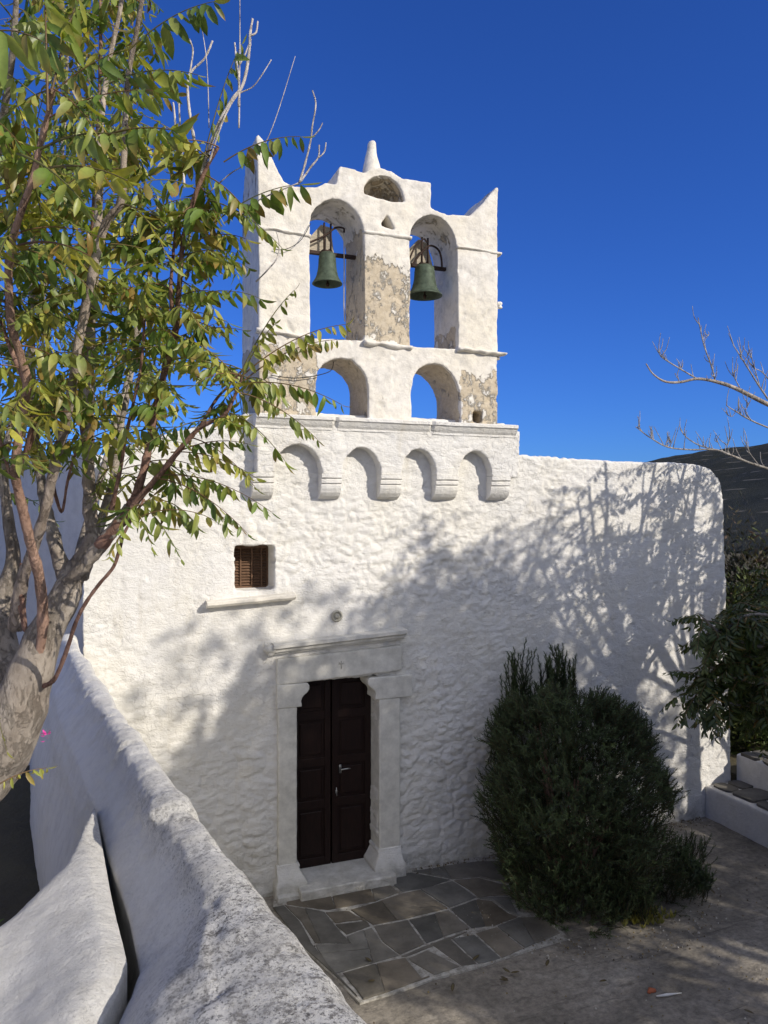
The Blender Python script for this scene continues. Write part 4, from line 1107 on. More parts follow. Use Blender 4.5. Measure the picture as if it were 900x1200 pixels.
f3.build('crown', M['leaf'], r3)
r4, f4 = ailanthus((9.0, -6.2, .0), 'tall leafy tree growing beside the house behind the photographer', 51, nst=10, H=2.8, spread=1.5, fork=5.6, fr=1.1, low=.25, r=.10)
f4.build('crown', M['leaf'], r4)

# ---------------- rosemary bush
def rosemary():
    rd = random.Random(9)
    base = Vector((5.15, -.95, 0)); root = empty('rosemary_bush', base, 'tall dark green rosemary bush growing against the church wall', 'shrub')
    st = MB(); nd = MB()
    def outline(z):            # half-width of the bush at height z
        return lerp_tab([(0, .95), (.25, 1.10), (.6, 1.16), (1.0, 1.15), (1.4, 1.08), (1.8, .95), (2.1, .74), (2.35, .5), (2.6, .2)], z)
    G = [(.028, .046, .013), (.036, .058, .016), (.018, .030, .010), (.055, .080, .024), (.030, .046, .018)]
    def shoot(p, d, L, dens=1.0, col=None):
        pts = [p.copy()]; cur = d.normalized(); K = 6
        for i in range(K):
            cur = (cur + UP * .07 + Vector((rd.uniform(-.14, .14), rd.uniform(-.14, .14), rd.uniform(-.1, .1)))).normalized(); pts.append(pts[-1] + cur * (L/K))
        st.tube(pts, [.003 * (1.2 - i/K*.7) for i in range(K+1)], 4, (.30, .33, .2), cap=False)
        n = int(L / .0105 * dens); c0 = col or rd.choice(G); a = rd.uniform(0, 6)
        for i in range(n):
            f = (i + rd.random()) / n * K; k = min(K-1, int(f)); q = pts[k].lerp(pts[k+1], f-k); t = (pts[k+1]-pts[k]).normalized()
            a += 2.2; u = t.orthogonal().normalized(); v = t.cross(u); o = u*math.cos(a) + v*math.sin(a)
            dd = (o * rd.uniform(.6, 1) + t * rd.uniform(.5, 1.1)).normalized(); l = rd.uniform(.030, .050); w = dd.cross(t).normalized() * .0042
            c = mixc(c0, rd.choice(G), rd.random()*.6)
            if f > 4.2: c = mixc(c, (.10, .15, .045), .45)          # paler fresh tips
            nd.add([q - w, q + w, q + dd*l + w*.6, q + dd*l - w*.6], [(0, 1, 2, 3)], c)
    cx, cy = 5.12, -1.02
    # woody framework
    wd = MB()
    for k in range(22):
        a = rd.uniform(0, 2*math.pi); z = rd.uniform(.8, 2.0); R_ = outline(z) * rd.uniform(.2, .7)
        wd.tube(catmull([(cx + .15*math.cos(a), cy + .1*math.sin(a), 0), (cx + .5*R_*math.cos(a), cy + .45*R_*math.sin(a), z*.45), (cx + R_*math.cos(a), cy + .8*R_*math.sin(a), z)], [.03, .02, .008], 6)[0], [.03 - .022*i/12 for i in range(13)], 6, wob=.2)
    wd.build('stems', M['twig'], root)
    OUT = [(564, 940), (574, 905), (592, 890), (586, 872), (574, 868), (578, 850), (588, 822), (603, 812), (614, 815), (622, 838), (632, 830), (640, 806), (662, 800), (684, 822), (697, 812), (724, 826), (748, 838), (762, 876), (768, 902), (784, 912), (786, 932), (770, 955), (788, 990), (812, 1003), (832, 1026), (820, 1053), (773, 1076), (690, 1092), (650, 1074), (622, 1062), (600, 1046), (594, 1015), (580, 973)]
    def inside(p):
        x, y, _ = pix(p); c_ = False; j = len(OUT) - 1
        for i in range(len(OUT)):
            if (OUT[i][1] > y) != (OUT[j][1] > y) and x < (OUT[j][0]-OUT[i][0]) * (y-OUT[i][1]) / (OUT[j][1]-OUT[i][1]) + OUT[i][0]: c_ = not c_
            j = i
        return c_
    for k in range(15000):
        z = rd.uniform(0, 1) ** .92 * 2.6; a = rd.uniform(0, 2*math.pi); w_ = max(.75, outline(z)) * 1.35
        rr = w_ * math.sqrt(rd.uniform(.12, 1)) * (.84 + .42 * noise.noise(Vector((math.cos(a)*1.7, math.sin(a)*1.7, z*1.7))))
        x = cx + rr * math.cos(a); y = cy + rr * .84 * math.sin(a)
        if y > -.06: y = -.06 - rd.random()*.1
        if not inside((x, y, z)) or noise.noise(Vector((x*3.1, y*3.1, z*2.3 + 5))) < -.20: continue
        d = Vector((math.cos(a) * 1.0 * rr / w_ + rd.uniform(-.5, .5), math.sin(a)*1.0*rr / w_ + rd.uniform(-.5, .5), rd.uniform(.0, 1.0)))
        if z < .3: d.z *= .5
        shoot(Vector((x, y, max(.01, z - .08))), d, rd.uniform(.10, .22))
    # tall sprays that break the outline
    for (px, py0, py1, t, n) in ((607, 872, 752, 9.3, 5), (612, 858, 790, 9.3, 5), (602, 880, 780, 9.3, 3), (640, 850, 765, 9.3, 4), (655, 850, 752, 9.3, 6), (668, 850, 768, 9.3, 5), (648, 830, 775, 9.2, 4), (700, 860, 805, 9.0, 5), (718, 870, 812, 9.0, 6), (738, 880, 826, 9.0, 5), (752, 900, 838, 9.0, 4), (590, 880, 818, 9.2, 5), (600, 890, 825, 9.2, 5), (580, 905, 860, 9.1, 4),
                              (775, 945, 900, 9.0, 6), (783, 960, 912, 9.0, 5), (690, 850, 808, 9.2, 4), (628, 860, 800, 9.2, 5), (585, 900, 840, 9.2, 4), (810, 1040, 1000, 8.2, 5), (820, 1040, 1010, 8.2, 5), (826, 1048, 1018, 8.1, 5), (800, 1030, 990, 8.4, 5)):
        for j in range(n*3):
            A = at(px + rd.uniform(-11, 11), py0 - rd.uniform(0, .6)*(py0 - py1), t + rd.uniform(-.15, .15)); B = at(px + rd.uniform(-7, 7), py1 + rd.uniform(-2, 22), t + rd.uniform(-.1, .1))
            if B.y > -.08: B.y = -.08 
            if A.y > -.1: A.y = -.1
            d = B - A; shoot(A, d - UP*.05, d.length * rd.uniform(.9, 1.02), 2.4)
    # spreading skirt to the front right
    for k in range(750):
        px = rd.uniform(620, 826); py = rd.uniform(985, 1080) if px < 770 else rd.uniform(995, 1060)
        r_ = ray(px, py); t = CAMP.z / -r_.z * .985; p = CAMP + r_*t; p.z = max(.01, min(p.z, .06))
        if p.y > -.7 and px < 700: continue
        shoot(p, Vector((rd.uniform(-.3, .6), rd.uniform(-.6, .2), rd.uniform(.6, 1.1))), rd.uniform(.14, .32), 1.0, rd.choice(G))
    for k in range(14): # a brighter tuft
        A = at(667 + rd.uniform(-9, 9), 1030 + rd.uniform(-6, 6), 8.05); shoot(A, Vector((rd.uniform(-.2, .2), -.15, 1)), rd.uniform(.18, .3), 1.3, (.10, .17, .045))
    st.build('twigs', M['twig'], root); o = nd.build('foliage', M['needle'], root)
    print('rosemary quads', len(nd.f))
rosemary()

# low yellow weeds at the bush foot
wm = MB(); rd = random.Random(2)
for k in range(60):
    r_ = ray(rd.gauss(752, 16), rd.gauss(1080, 5)); p = CAMP + r_ * (CAMP.z / -r_.z); p.z = .01
    for j in range(4):
        a = rd.uniform(0, 6.3); d = Vector((math.cos(a)*.6, math.sin(a)*.6, rd.uniform(.5, 1.2))).normalized()
        leaflet(wm, p, d, d.cross(UP).normalized(), rd.uniform(.05, .10), .028, (.20, .20, .05), (.32, .28, .08), rd, sections=2)
tag(wm.build('weed_clump', M['leaf']), 'small yellow-green weed clump at the foot of the rosemary bush', 'weeds', kind='thing')

# dark plants in the pit behind the low wall
def pit_plant(c, label, seed, n=60):
    rd = random.Random(seed); f = MB(); root = empty('fern_plant', c, label, 'plant')
    for k in range(n):
        a = rd.uniform(0, 6.3); d = Vector((math.cos(a), math.sin(a), rd.uniform(.4, 1.4)))
        p = Vector(c) + Vector((rd.uniform(-.25, .25), rd.uniform(-.25, .25), rd.uniform(0, .5)))
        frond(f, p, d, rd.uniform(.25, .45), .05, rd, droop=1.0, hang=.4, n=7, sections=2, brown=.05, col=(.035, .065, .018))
    f.build('foliage', M['shade_leaf'], root)
    s = MB(); s.tube([Vector(c), Vector(c) + UP*.5], [.02, .01], 6); s.build('stem', M['bark'], root)
pit_plant((-.55, -4.1, 1.6), 'dark leafy plant in the shaded pit below the leaning trunk', 1)
pit_plant((-.95, -4.5, 1.7), 'dark leafy plant at the far left of the shaded pit', 2)
# pink blossom by the trunk
fl = MB(); rd = random.Random(4)
c = at(54, 862, 3.45)
for k in range(9):
    a = rd.uniform(0, 6.3); d = Vector((math.cos(a), math.sin(a), rd.uniform(-.6, .8))).normalized(); leaflet(fl, c + d*.004 + UP*rd.uniform(-.03, .02), d, d.cross(UP).normalized(), .020, .014, (1, 1, 1), (1, 1, 1), rd, sections=2)
tag(fl.build('pink_flower', M['pink']), 'tiny magenta flower hanging beside the leaning tree trunk', 'flower')

# ================================================================== dense trees + house behind the camera (they shade the yard)
def dense_tree(loc, label, blobs, seed, leaf=.13, per=2300):
    rd = random.Random(seed); L = Vector(loc); root = empty('plane_tree', loc, label, 'tree')
    tp = sum((Vector(b[0]) for b in blobs), Vector()) / len(blobs)
    mb = MB(); q, rr = catmull([L, L.lerp(tp, .4) + Vector((.1, 0, 0)), tp], [.28, .2, .12], 8); mb.tube(q, rr, 12, wob=.2)
    for c, r in blobs:
        q, rr = catmull([L.lerp(tp, .45), L.lerp(tp, .7).lerp(Vector(c), .5), Vector(c)], [.12, .08, .03], 6); mb.tube(q, rr, 7, wob=.2)
    mb.build('trunk', M['bark'], root)
    f = MB(); G = [(.04, .07, .02), (.055, .09, .025), (.07, .11, .03)]
    for c, r in blobs:
        c = Vector(c)
        for k in range(int(per * (r/1.3)**2)):
            d = Vector((rd.gauss(0, 1), rd.gauss(0, 1), rd.gauss(0, 1))).normalized(); rr_ = r * rd.uniform(.35, 1) ** .6 * (1 + .25*noise.noise(d*2 + c))
            p = c + d * rr_; u = Vector((rd.gauss(0, 1), rd.gauss(0, 1), rd.gauss(0, .6))).normalized(); v = u.orthogonal().normalized(); s = leaf * rd.uniform(.6, 1.3)
            f.add([p, p + u*s*.5 + v*s*.35, p + u*s, p + u*s*.5 - v*s*.35], [(0, 1, 2, 3)], rd.choice(G))
    f.build('crown', M['shade_leaf'], root)
SUN_EL, SUN_AZ = R(28), R(36)
SD = Vector((math.sin(SUN_AZ)*math.cos(SUN_EL), -math.cos(SUN_AZ)*math.cos(SUN_EL), math.sin(SUN_EL)))
YT = -11.0
def toward(x, z, Y=YT, y0=0):        # where the sun ray through facade point (x, y0, z) crosses the plane y = Y
    s = (y0 - Y) / -SD.y; return (x + SD.x*s, Y, z + SD.z*s)
def blob(x, z, r, dy=0, y0=0): 
    p = toward(x, z, YT + dy, y0); return (p, r)
dense_tree((9.2, -11.2, 0), 'broad leafy tree behind the photographer beside the house', [blob(.9, .2, 1.35), blob(2.2, 1.25, 1.35, .4), blob(1.3, .9, 1.0, -.5), blob(3.3, 1.9, 1.25), blob(2.6, -.3, 1.5, .5)], 61)
dense_tree((6.6, -12.4, 0), 'thin-crowned tree behind the photographer, left of the others', [blob(1.2, 2.3, .8, -1.6), blob(2.2, 2.9, .6, -1.4)], 63, per=620)
dense_tree((12.4, -11.0, 0), 'taller leafy tree behind the photographer, nearer the road', [blob(4.2, 2.6, 1.2), blob(5.2, 1.2, 1.4, .4), blob(3.9, 1.0, 1.4, -.4), blob(6.4, .5, 1.3), blob(4.9, 2.2, .9)], 62)
dense_tree((10.6, -10.4, 0), 'unseen low foliage added behind the photographer to shade the right of the courtyard', [blob(2.9, -1.6, .85), blob(5.0, -1.2, .95), blob(4.0, -.55, .6), blob(4.1, -2.75, .7), blob(1.9, -1.9, 1.0), blob(5.8, -2.3, 1.0), blob(6.7, -.9, 1.15)], 64)  # added to shade the right yard, crown gaps left for sun patches
nh = empty('light_bounce_house', (-7, -4, 0), 'unseen white house added left of the tree pit to bounce sunlight onto the parapet', 'house')  # added out of view, its sunlit wall bounces light onto the parapet's left face
mb = MB(); mb.box((-9.5, -9.5, 0), (-4.2, -1.0, 5.2), bev=.03); mb.build('wall', M['plain'], nh, smooth=False)
mb = MB(); mb.box((-9.6, -9.6, 5.2), (-4.1, -.9, 5.35), bev=.02); mb.build('roof', M['plain'], nh, smooth=False)
mb = MB(); mb.box((-4.2, -6.0, 2.3), (-4.17, -5.2, 3.4)); mb.build('window', M['door'], nh, smooth=False)
house = empty('house', (9.5, -13.6, 0), 'white cubic house standing behind the photographer', 'house')
mb = MB(); mb.box((4.2, -16.5, 0), (15.0, -11.9, 5.1), bev=.03); mb.build('wall', M['plain'], house, smooth=False)
mb = MB(); mb.box((4.1, -16.6, 5.1), (15.1, -11.8, 5.25), bev=.02); mb.build('roof', M['plain'], house, smooth=False)
for x in (6, 9, 12):
    mb = MB(); mb.box((x, -11.9, 2.9), (x+.9, -11.86, 4.1)); w_ = mb.build('window', M['door'], house, smooth=False)
    mb = MB(); mb.box((x-.08, -11.895, 2.82), (x+.98, -11.80, 2.895)); mb.build('sill', M['marble'], w_, smooth=False)

# ================================================================== SETTING: ground
def sheet(name, x0, y0, x1, y1, z, mat, kind='structure', n=1):
    mb = MB(); mb.add([(x0, y0, z), (x1, y0, z), (x1, y1, z), (x0, y1, z)], [(0, 1, 2, 3)])
    o = mb.build(name, mat, smooth=False); o['kind'] = kind; return o
sheet('ground', -900, -900, 900, 900, -.08, M['earth'])
mb = MB(); nx, ny = 150, 150; vs = []
for j in range(ny+1):
    for i in range(nx+1):
        x = -.3 + 9.0*i/nx; y = -11.5 + 11.6*j/ny
        vs.append((x, y, .0 + .012*noise.noise(Vector((x*1.2, y*1.2, 0))) + .006*noise.noise(Vector((x*4, y*6, 0))) - .006))
mb.add(vs, [(j*(nx+1)+i, j*(nx+1)+i+1, (j+1)*(nx+1)+i+1, (j+1)*(nx+1)+i) for j in range(ny) for i in range(nx)])
o = mb.build('courtyard_floor', M['concrete']); o['kind'] = 'structure'

# ---- slate paving with limewashed joints
def G0(px, py):
    r_ = ray(px, py); p = CAMP + r_ * (CAMP.z / -r_.z); return Vector((p.x, p.y))
def c6(x, y): return G0(320 + x/2.5, 980 + y/2.5)       # points read from an enlarged crop
lines = [  # limewashed joints as read from the photograph
    [(0, 205), (160, 222), (300, 196), (375, 170), (455, 155), (525, 132), (600, 125)],
    [(320, 130), (375, 170)], [(555, 150), (600, 185)], [(525, 132), (555, 150)],
    [(225, 222), (290, 268), (215, 295)], [(150, 228), (180, 262), (275, 250)], [(180, 262), (232, 318)],
    [(380, 250), (440, 236), (515, 218), (600, 185), (660, 180)], [(515, 218), (580, 275)], [(600, 185), (640, 190), (690, 228), (718, 240)],
    [(370, 355), (440, 325), (510, 298), (580, 278), (650, 268), (700, 248), (790, 238)], [(290, 268), (320, 315), (370, 355)],
    [(170, 412), (200, 405), (290, 378), (390, 358), (450, 335), (520, 308), (590, 290), (650, 268)], [(390, 358), (440, 425)],
    [(200, 405), (240, 450), (262, 488)], [(262, 488), (380, 450), (470, 415), (560, 390), (600, 380), (670, 362), (735, 335), (860, 300)],
    [(455, 312), (550, 385)], [(520, 303), (600, 378)], [(590, 290), (670, 362)], [(660, 265), (735, 333)], [(400, 370), (470, 415)],
    [(790, 238), (845, 290)], [(30, 200), (80, 250), (120, 320), (170, 385), (262, 488)], [(0, 100), (30, 200)]]
poly = [c6(8, 100), c6(0, 210), c6(89, 331), c6(189, 421)] + [c6(*p) for p in [(254, 492), (380, 455), (470, 420), (600, 386), (735, 340), (868, 300), (848, 283), (792, 234), (720, 222), (692, 150), (700, 60)]] + [Vector((4.85, -.02))]
import bmesh
bm = bmesh.new(); vsb = [bm.verts.new((p.x, p.y, .010)) for p in poly]; bm.faces.new(vsb)
r = bmesh.ops.extrude_face_region(bm, geom=bm.faces[:])
for v in [e for e in r['geom'] if isinstance(e, bmesh.types.BMVert)]: v.co.z = -.05
bmesh.ops.recalc_face_normals(bm, faces=bm.faces); me = bpy.data.meshes.new('paving_joints'); bm.to_mesh(me); bm.free()
o = link('paving_joints', me, M['joint'], smooth=False); o['kind'] = 'structure'
SL = [[(10, 105), (320, 130), (370, 168), (300, 194), (160, 220), (40, 204)], [(326, 124), (402, 110), (518, 131), (455, 153), (378, 166)], [(406, 105), (600, 78), (690, 75), (688, 142), (602, 122), (525, 129)],
      [(530, 134), (600, 127), (690, 150), (690, 178), (662, 177), (603, 182), (558, 150)], [(228, 220), (300, 199), (375, 173), (430, 162), (511, 214), (440, 233), (380, 247), (292, 264)], [(434, 160), (525, 136), (553, 152), (594, 183), (516, 213)],
      [(154, 228), (220, 223), (282, 262), (268, 247), (183, 258)], [(184, 264), (274, 252), (286, 267), (215, 292)], [(33, 204), (150, 226), (180, 265), (228, 318), (124, 318), (80, 250)], [(217, 298), (288, 271), (319, 315), (367, 354), (290, 376), (202, 402), (173, 408), (124, 324), (234, 323)],
      [(295, 268), (394, 250), (444, 320), (372, 351), (322, 313)], [(399, 248), (514, 221), (575, 274), (510, 295), (449, 318)], [(519, 217), (600, 188), (640, 193), (690, 230), (714, 241), (650, 265), (582, 273)], [(605, 186), (660, 182), (690, 182), (696, 190), (718, 236), (693, 228), (642, 190)],
      [(656, 268), (720, 243), (788, 240), (842, 288), (738, 331)], [(374, 358), (440, 328), (512, 302), (570, 283), (518, 307), (450, 333), (392, 356)], [(397, 361), (452, 338), (546, 386), (474, 411), (402, 371)], [(460, 318), (519, 306), (597, 378), (553, 384)], [(524, 304), (589, 292), (667, 362), (602, 378)],
      [(594, 289), (656, 270), (732, 333), (672, 360)], [(204, 406), (290, 381), (387, 361), (438, 424), (460, 416), (380, 446), (265, 484), (240, 450)], [(0, 212), (30, 206), (76, 252), (116, 322), (166, 388), (246, 474), (190, 420), (90, 330)]]
def cut(poly_, p, q):
    """both sides of a polygon cut by the line p-q"""
    out = [[], []]; f = lambda v: (q[0]-p[0])*(v[1]-p[1]) - (q[1]-p[1])*(v[0]-p[0])
    for a_, b_ in zip(poly_, poly_[1:] + poly_[:1]):
        fa, fb = f(a_), f(b_); out[0 if fa >= 0 else 1].append(a_)
        if fa * fb < 0:
            t_ = fa / (fa - fb); m_ = (a_[0] + (b_[0]-a_[0])*t_, a_[1] + (b_[1]-a_[1])*t_); out[0].append(m_); out[1].append(m_)
    return [o_ for o_ in out if len(o_) > 2]
for p_, q_, near_ in (((150, 100), (185, 225), (100, 160)), ((270, 100), (300, 200), (250, 150)), ((330, 210), (372, 262), (350, 220)), ((280, 330), (300, 400), (290, 350)), ((130, 350), (330, 330), (200, 350)), ((590, 180), (625, 275), (600, 220)), ((470, 220), (500, 300), (480, 250)),
                      ((300, 370), (330, 470), (310, 420)), ((500, 95), (530, 135), (520, 110)), ((90, 210), (140, 320), (120, 270)), ((720, 240), (770, 325), (750, 280))):
    nw = []
    for sl_ in SL:
        x_, y_ = near_; ins = False; j_ = len(sl_) - 1
        for i_ in range(len(sl_)):
            if (sl_[i_][1] > y_) != (sl_[j_][1] > y_) and x_ < (sl_[j_][0]-sl_[i_][0]) * (y_-sl_[i_][1]) / (sl_[j_][1]-sl_[i_][1]) + sl_[i_][0]: ins = not ins
            j_ = i_
        nw += cut(sl_, p_, q_) if ins else [sl_]
    SL = nw
rd = random.Random(8); jm = MB()
for sl_ in SL:
    pts = [c6(*p) for p in sl_]; cen = sum(pts, Vector((0, 0))) / len(pts); fine = []
    for a_, b_ in zip(pts, pts[1:] + pts[:1]):
        k = max(2, int((b_-a_).length / .05))
        for i in range(k):
            q = a_ + (b_-a_)*(i/k); q = q + (cen - q).normalized() * (.003 + .007*noise.noise(Vector((q.x*5, q.y*5, 3))) + .006*noise.noise(Vector((q.x*19, q.y*19, 3)))); fine.append(q)
    K = len(fine); tone = rd.uniform(.75, 1.45); wm_ = rd.uniform(-.012, .014); zt = .018 + rd.uniform(0, .008); tx, ty = rd.uniform(-.006, .006), rd.uniform(-.006, .006)
    vs = [(q.x, q.y, .004) for q in fine] + [(q.x, q.y, zt - .004 + (q.x-cen.x)*tx + (q.y-cen.y)*ty) for q in fine]
    vs += [((q + (cen-q).normalized()*.008).x, (q + (cen-q).normalized()*.008).y, zt + (q.x-cen.x)*tx + (q.y-cen.y)*ty) for q in fine]
    col = ((.180+wm_)*tone, .165*tone, (.138-wm_)*tone)
    jm.add(vs, [(i, (i+1) % K, (i+1) % K + K, i + K) for i in range(K)] + [(i+K, (i+1) % K + K, (i+1) % K + 2*K, i + 2*K) for i in range(K)] + [tuple(range(2*K, 3*K))], col)
me = jm.mesh('slate_paving')
bm = bmesh.new(); bm.from_mesh(me); bmesh.ops.recalc_face_normals(bm, faces=bm.faces); bmesh.ops.triangulate(bm, faces=[f for f in bm.faces if len(f.verts) > 4]); bm.to_mesh(me); bm.free()
o = link('slate_paving', me, M['slate'], smooth=False); o['kind'] = 'structure'
# grit and leaf crumbs swept against the wall and the bush
gm = MB()
for k in range(1500):
    u = rd.random()
    if u < .45: p = Vector((rd.uniform(3.6, 8.0), -abs(rd.gauss(0, .10)) - .02))
    elif u < .75: a_ = rd.uniform(3.0, 6.3); p = Vector((5.2 + 1.5*math.cos(a_)*rd.uniform(.8, 1.15), -1.15 + 1.15*math.sin(a_)*rd.uniform(.8, 1.2)))
    else: p = Vector((rd.uniform(1.6, 8.0), rd.uniform(-4.5, -.1)))
    r_ = rd.uniform(.004, .013); c_ = rd.choice([(.30, .28, .24), (.16, .12, .07), (.45, .43, .38), (.09, .07, .045), (.22, .17, .08)])
    vs = [(p.x + r_*math.cos(t_)*rd.uniform(.6, 1.2), p.y + r_*math.sin(t_)*rd.uniform(.6, 1.2), .012) for t_ in (0, 1.3, 2.6, 3.9, 5.2)] + [(p.x, p.y, .018 + r_*.8)]
    gm.add(vs, [(i, (i+1) % 5, 5) for i in range(5)], c_)
tag(gm.build('grit', M['grit'], smooth=False), 'loose grit and leaf crumbs scattered over the courtyard', 'grit', kind='stuff')

# ---- stone bench with slate seat at the right
bench = empty('stone_bench', (8.5, -2, 0), 'whitewashed masonry bench with slate seat built along the courtyard edge', 'bench')
def grid_box(name, x0, x1, y0, y1, z0, z1, mat, parent, n=.008):
    mb = MB(); mb.box((x0, y0, z0), (x1, y1, z1), bev=.02)
    me = weld_remesh(mb, .03, 2); displace(me, lambda c: n * noise.fractal(c*3, 1, 2, 3)); return link(name, me, mat, parent)
grid_box('seat_block', 8.12, 8.72, -5.6, .02, -.1, .44, M['plain'], bench)
grid_box('backrest', 8.70, 9.12, -5.6, .02, -.1, .83, M['plain'], bench)
def slabs(name, x0, x1, y0, y1, z, parent, seed):
    rd = random.Random(seed); mb = MB(); y = y1
    while y > y0 + .2:
        h = rd.uniform(.28, .5); y2 = y - h; xm = x0 + (x1-x0)*rd.uniform(.35, .65)
        cells = [(x0, x1)] if rd.random() < .35 else [(x0, xm), (xm, x1)]
        for a, b in cells:
            g = .014; c = rd.uniform(.8, 1.25); pts = []
            cx, cy = (a+b)/2, (y+y2)/2; K = 14
            for k in range(K):
                th = 2*math.pi*k/K; sx = math.copysign(abs(math.cos(th))**.45, math.cos(th)); sy = math.copysign(abs(math.sin(th))**.45, math.sin(th))
                pts.append((cx + sx*((b-a)/2-g) + rd.uniform(-.01, .01), cy + sy*((y-y2)/2-g) + rd.uniform(-.01, .01)))
            zt = z + rd.uniform(.014, .026); vs = [(px_, py_, zt) for px_, py_ in pts] + [(px_, py_, z-.02) for px_, py_ in pts]
            mb.add(vs, [tuple(range(K))] + [((k+1) % K, k, k+K, (k+1) % K + K) for k in range(K)], (.15*c, .14*c, .12*c))
        y = y2
    mb.build(name, M['slate'], parent, smooth=False)
slabs('seat_slabs', 8.17, 8.69, -5.5, -.03, .445, bench, 3); slabs('coping_slabs', 8.68, 9.16, -5.5, -.05, .835, bench, 4)
# raised bed behind the bench
mb = MB(); mb.box((9.10, -9, -.2), (16, -.05, .78)); o = mb.build('raised_bed', M['earth'], smooth=False); o['kind'] = 'structure'
mb = MB(); mb.box((8.75, .0, -.2), (30, 30, .5)); o = mb.build('terrace', M['earth'], smooth=False); o['kind'] = 'structure'
# landing the photographer stands on and soil in the tree pit
mb = MB(); mb.box((-4, -12, 0), (.1, -6.72, 2.72)); o = mb.build('landing', M['plain'], smooth=False); o['kind'] = 'structure'
mb = MB(); mb.box((-6, -6.0, 0), (-.05, 1.0, 1.45)); o = mb.build('pit_soil', M['earth'], smooth=False); o['kind'] = 'structure'

# ---------------- shrubs beyond the wall on the right
def shrub(c, rx, rz, label, seed, cols, n=15000, leaf=.10):
    rd = random.Random(seed); root = empty('hedge_shrub', (c[0], c[1], c[2]), label, 'shrub', 'shrubs beyond the church')
    f = MB(); c = Vector(c)
    for k in range(n):
        d = Vector((rd.gauss(0, 1), rd.gauss(0, 1), abs(rd.gauss(0, 1)))).normalized()
        rr_ = rd.uniform(.55, 1.0) * (1 + .30*noise.noise(d*2.6 + c)); p = c + Vector((d.x*rx*rr_, d.y*rx*rr_, d.z*rz*rr_))
        u = (d + Vector((rd.gauss(0, .5), rd.gauss(0, .5), rd.gauss(.4, .5)))).normalized(); v = u.orthogonal().normalized(); s = leaf*rd.uniform(.7, 1.8)
        f.add([p, p + u*s*.5 + v*s*.2, p + u*s, p + u*s*.5 - v*s*.2], [(0, 1, 2, 3)], mixc(rd.choice(cols), rd.choice(cols), rd.random()))
    f.build('foliage', M['shade_leaf'], root)
    s = MB()
    for k in range(7):
        a = rd.uniform(0, 6.3); s.tube([c, c + Vector((math.cos(a)*rx*.2, math.sin(a)*rx*.2, rz*.35)), c + Vector((math.cos(a)*rx*.3, math.sin(a)*rx*.3, rz*.6))], [.05, .03, .015], 6)
    s.build('stems', M['bark'], root)
DK = [(.08, .075, .03), (.11, .085, .04), (.13, .08, .05), (.06, .07, .025)]; GRN = [(.07, .10, .025), (.10, .14, .035), (.17, .19, .05)]
def gp(px, t, z): p = at(px, 600, t); return (p.x, p.y, z)
shrub(gp(868, 15, .4), 1.3, 3.85, 'reddish brown shrub just behind the right corner of the church', 1, DK, 22000)
shrub(gp(925, 15, .4), 1.4, 3.9, 'green shrub beyond the church at the right picture edge', 2, GRN)
shrub(gp(880, 12.6, .4), .9, 2.9, 'dark green shrub low behind the church corner', 3, GRN, 12000)
shrub(gp(990, 13, .4), 1.5, 3.6, 'broad green shrub outside the right picture edge', 4, GRN, 12000)

# ---------------- hill
def hill():
    mb = MB(); nx, ny = 150, 110; vs = []
    ax = Vector((.30, .954)); ac = Vector((.954, -.30))     # ridge direction, across
    o = Vector((250, 120))
    for j in range(ny+1):
        for i in range(nx+1):
            a = -420 + 1050*i/nx; b = -210 + 420*j/ny
            p = o + ax*a + ac*b
            ridge = 37 + 3*noise.noise(Vector((a*.012, 3, 1))) - 9*sstep(330, 560, a)
            h = ridge * math.exp(-(b/95.)**2) * sstep(-430, -150, a)
            h += 2.2*noise.fractal(Vector((p.x*.03, p.y*.03, 0)), 1, 2, 4) * math.exp(-(b/130.)**2)
            vs.append((p.x, p.y, h - 2.5 - 4*(abs(b) > 205)))
    W = nx+1
    mb.add(vs, [(j*W+i, (j+1)*W+i, (j+1)*W+i+1, j*W+i+1) for j in range(ny) for i in range(nx)])
    o = mb.build('hill', M['hill']); o['kind'] = 'structure'
hill()

# ---------------- small things on the ground
rd = random.Random(12)
for i, (px, py, what) in enumerate(((596, 1152, 'beside the paving corner'), (440, 1151, 'on the slate near the parapet'), (702, 1153, 'in front of the rosemary'), (598, 1143, 'just off the slate edge'), (640, 1135, 'between paving and rosemary'), (530, 1165, 'on open concrete below the paving'),
                              (884, 1191, 'in the lower right corner'), (553, 1128, 'on the slate border joint'), (436, 1130, 'on a slate joint'), (838, 1050, 'right of the rosemary'))):
    p = G0(px, py); mb = MB()
    for k in range(2 if i in (0, 3) else 1):
        a = rd.uniform(0, 6.3); d = Vector((math.cos(a), math.sin(a), .1)).normalized()
        leaflet(mb, Vector((p.x, p.y, .022)), d, Vector((-d.y, d.x, 0)), rd.uniform(.07, .11), .035, (.10, .06, .035), (.07, .045, .03), rd, curl=-.15, sections=3)
    tag(mb.build('fallen_leaf', M['shade_leaf']), 'dry brown fallen leaf ' + what, 'leaf', 'fallen leaves on the courtyard')
p = G0(764, 1163); mb = MB(); mb.tube([(p.x-.04, p.y, .006), (p.x-.01, p.y+.01, .012), (p.x+.04, p.y, .008)], [.012, .026, .012], 9, wob=.5)
tag(mb.build('tile_fragment', M['terracotta']), 'small orange terracotta shard on the courtyard concrete', 'shard')
p = G0(783, 1166); mb = MB(); mb.tube([(p.x-.12, p.y+.01, .012), (p.x-.02, p.y-.01, .014), (p.x+.12, p.y-.035, .012)], [.007, .012, .003], 6, wob=.6)
tag(mb.build('plaster_chip', M['porcelain']), 'long white plaster chip lying beside the orange shard', 'chip')

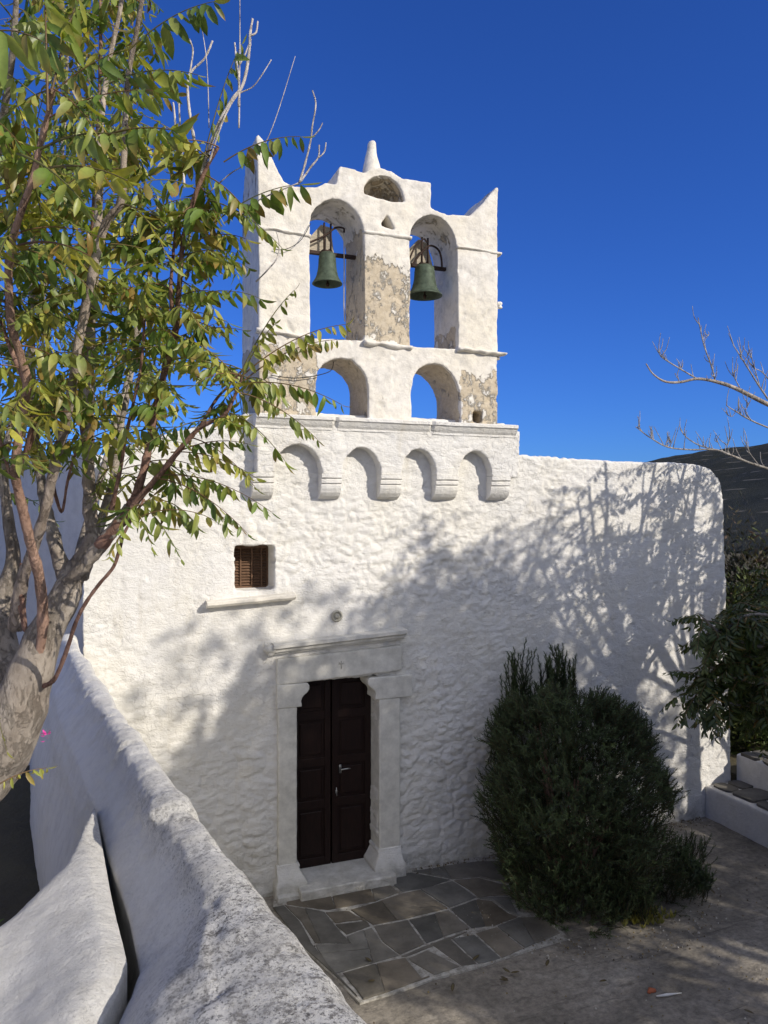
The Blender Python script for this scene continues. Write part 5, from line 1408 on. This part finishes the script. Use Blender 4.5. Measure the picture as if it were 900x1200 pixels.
# ---------------- cables
def cable(pts, r, label):
    q, rr = catmull(pts, [r]*len(pts), 8); mb = MB(); mb.tube(q, rr, 5); tag(mb.build('cable', M['cable']), label, 'cable')
cable([at(-40, 436, 6.5), at(120, 448, 7.2), at(230, 452, 7.8), on(303, 446, YB)], .006, 'thin cable running from the left through the leaves to the belfry')
cable([on(318, 440, YB-.02), on(350, 443, YB-.04), on(385, 436, YB-.02), on(391, 424, YB+.2)], .005, 'thin cable looping across the left lower arch')
cable([on(320, 292, YB-.02), on(335, 292, YB-.05), on(352, 282, YB-.06), on(364, 262, YB-.02)], .004, 'thin dark wire curving over the left pier of the belfry')

# ================================================================== LIGHT
sl = bpy.data.lights.new('sun', 'SUN'); sl.energy = 4.3; sl.angle = R(.45); sl.color = (1.0, .925, .82)
so = bpy.data.objects.new('sun', sl); COL.objects.link(so); so.rotation_euler = SD.to_track_quat('Z', 'Y').to_euler()
w = bpy.data.worlds.new('World'); scn.world = w; w.use_nodes = True; nt = w.node_tree; bg = nt.nodes['Background']
sky = nt.nodes.new('ShaderNodeTexSky'); sky.sky_type = 'NISHITA'; sky.sun_disc = False; sky.sun_elevation = SUN_EL
sky.sun_rotation = math.atan2(SD.x, SD.y); sky.air_density = 1.0; sky.dust_density = .15; sky.ozone_density = 3.0; sky.altitude = 200
def vm(op, a, b=None):
    n = nt.nodes.new('ShaderNodeVectorMath'); n.operation = op
    for i, v in enumerate((a, b)):
        if v is None: continue
        if isinstance(v, bpy.types.NodeSocket): nt.links.new(v, n.inputs[i])
        else: n.inputs[i].default_value = v
    return n
deep = vm('MULTIPLY', sky.outputs[0], (.40, .90, 2.15)).outputs[0]
tc = nt.nodes.new('ShaderNodeTexCoord')                         # milky glow added on the sun's side of the sky to lift the shade
dt = vm('DOT_PRODUCT', tc.outputs['Generated'], tuple(SD)).outputs['Value']
mr = nt.nodes.new('ShaderNodeMapRange'); mr.interpolation_type = 'SMOOTHSTEP'; mr.inputs['From Min'].default_value = .22; mr.inputs['From Max'].default_value = 1.0
nt.links.new(dt, mr.inputs['Value'])
hz = nt.nodes.new('ShaderNodeMix'); hz.data_type = 'RGBA'; nt.links.new(mr.outputs[0], hz.inputs[0]); nt.links.new(deep, hz.inputs[6]); hz.inputs[7].default_value = (13.8, 14.2, 15.6, 1)
nt.links.new(hz.outputs[2], bg.inputs['Color']); bg.inputs['Strength'].default_value = .063
scn.view_settings.view_transform = 'Standard'; scn.view_settings.look = 'None'; scn.view_settings.exposure = 0; scn.view_settings.gamma = 1
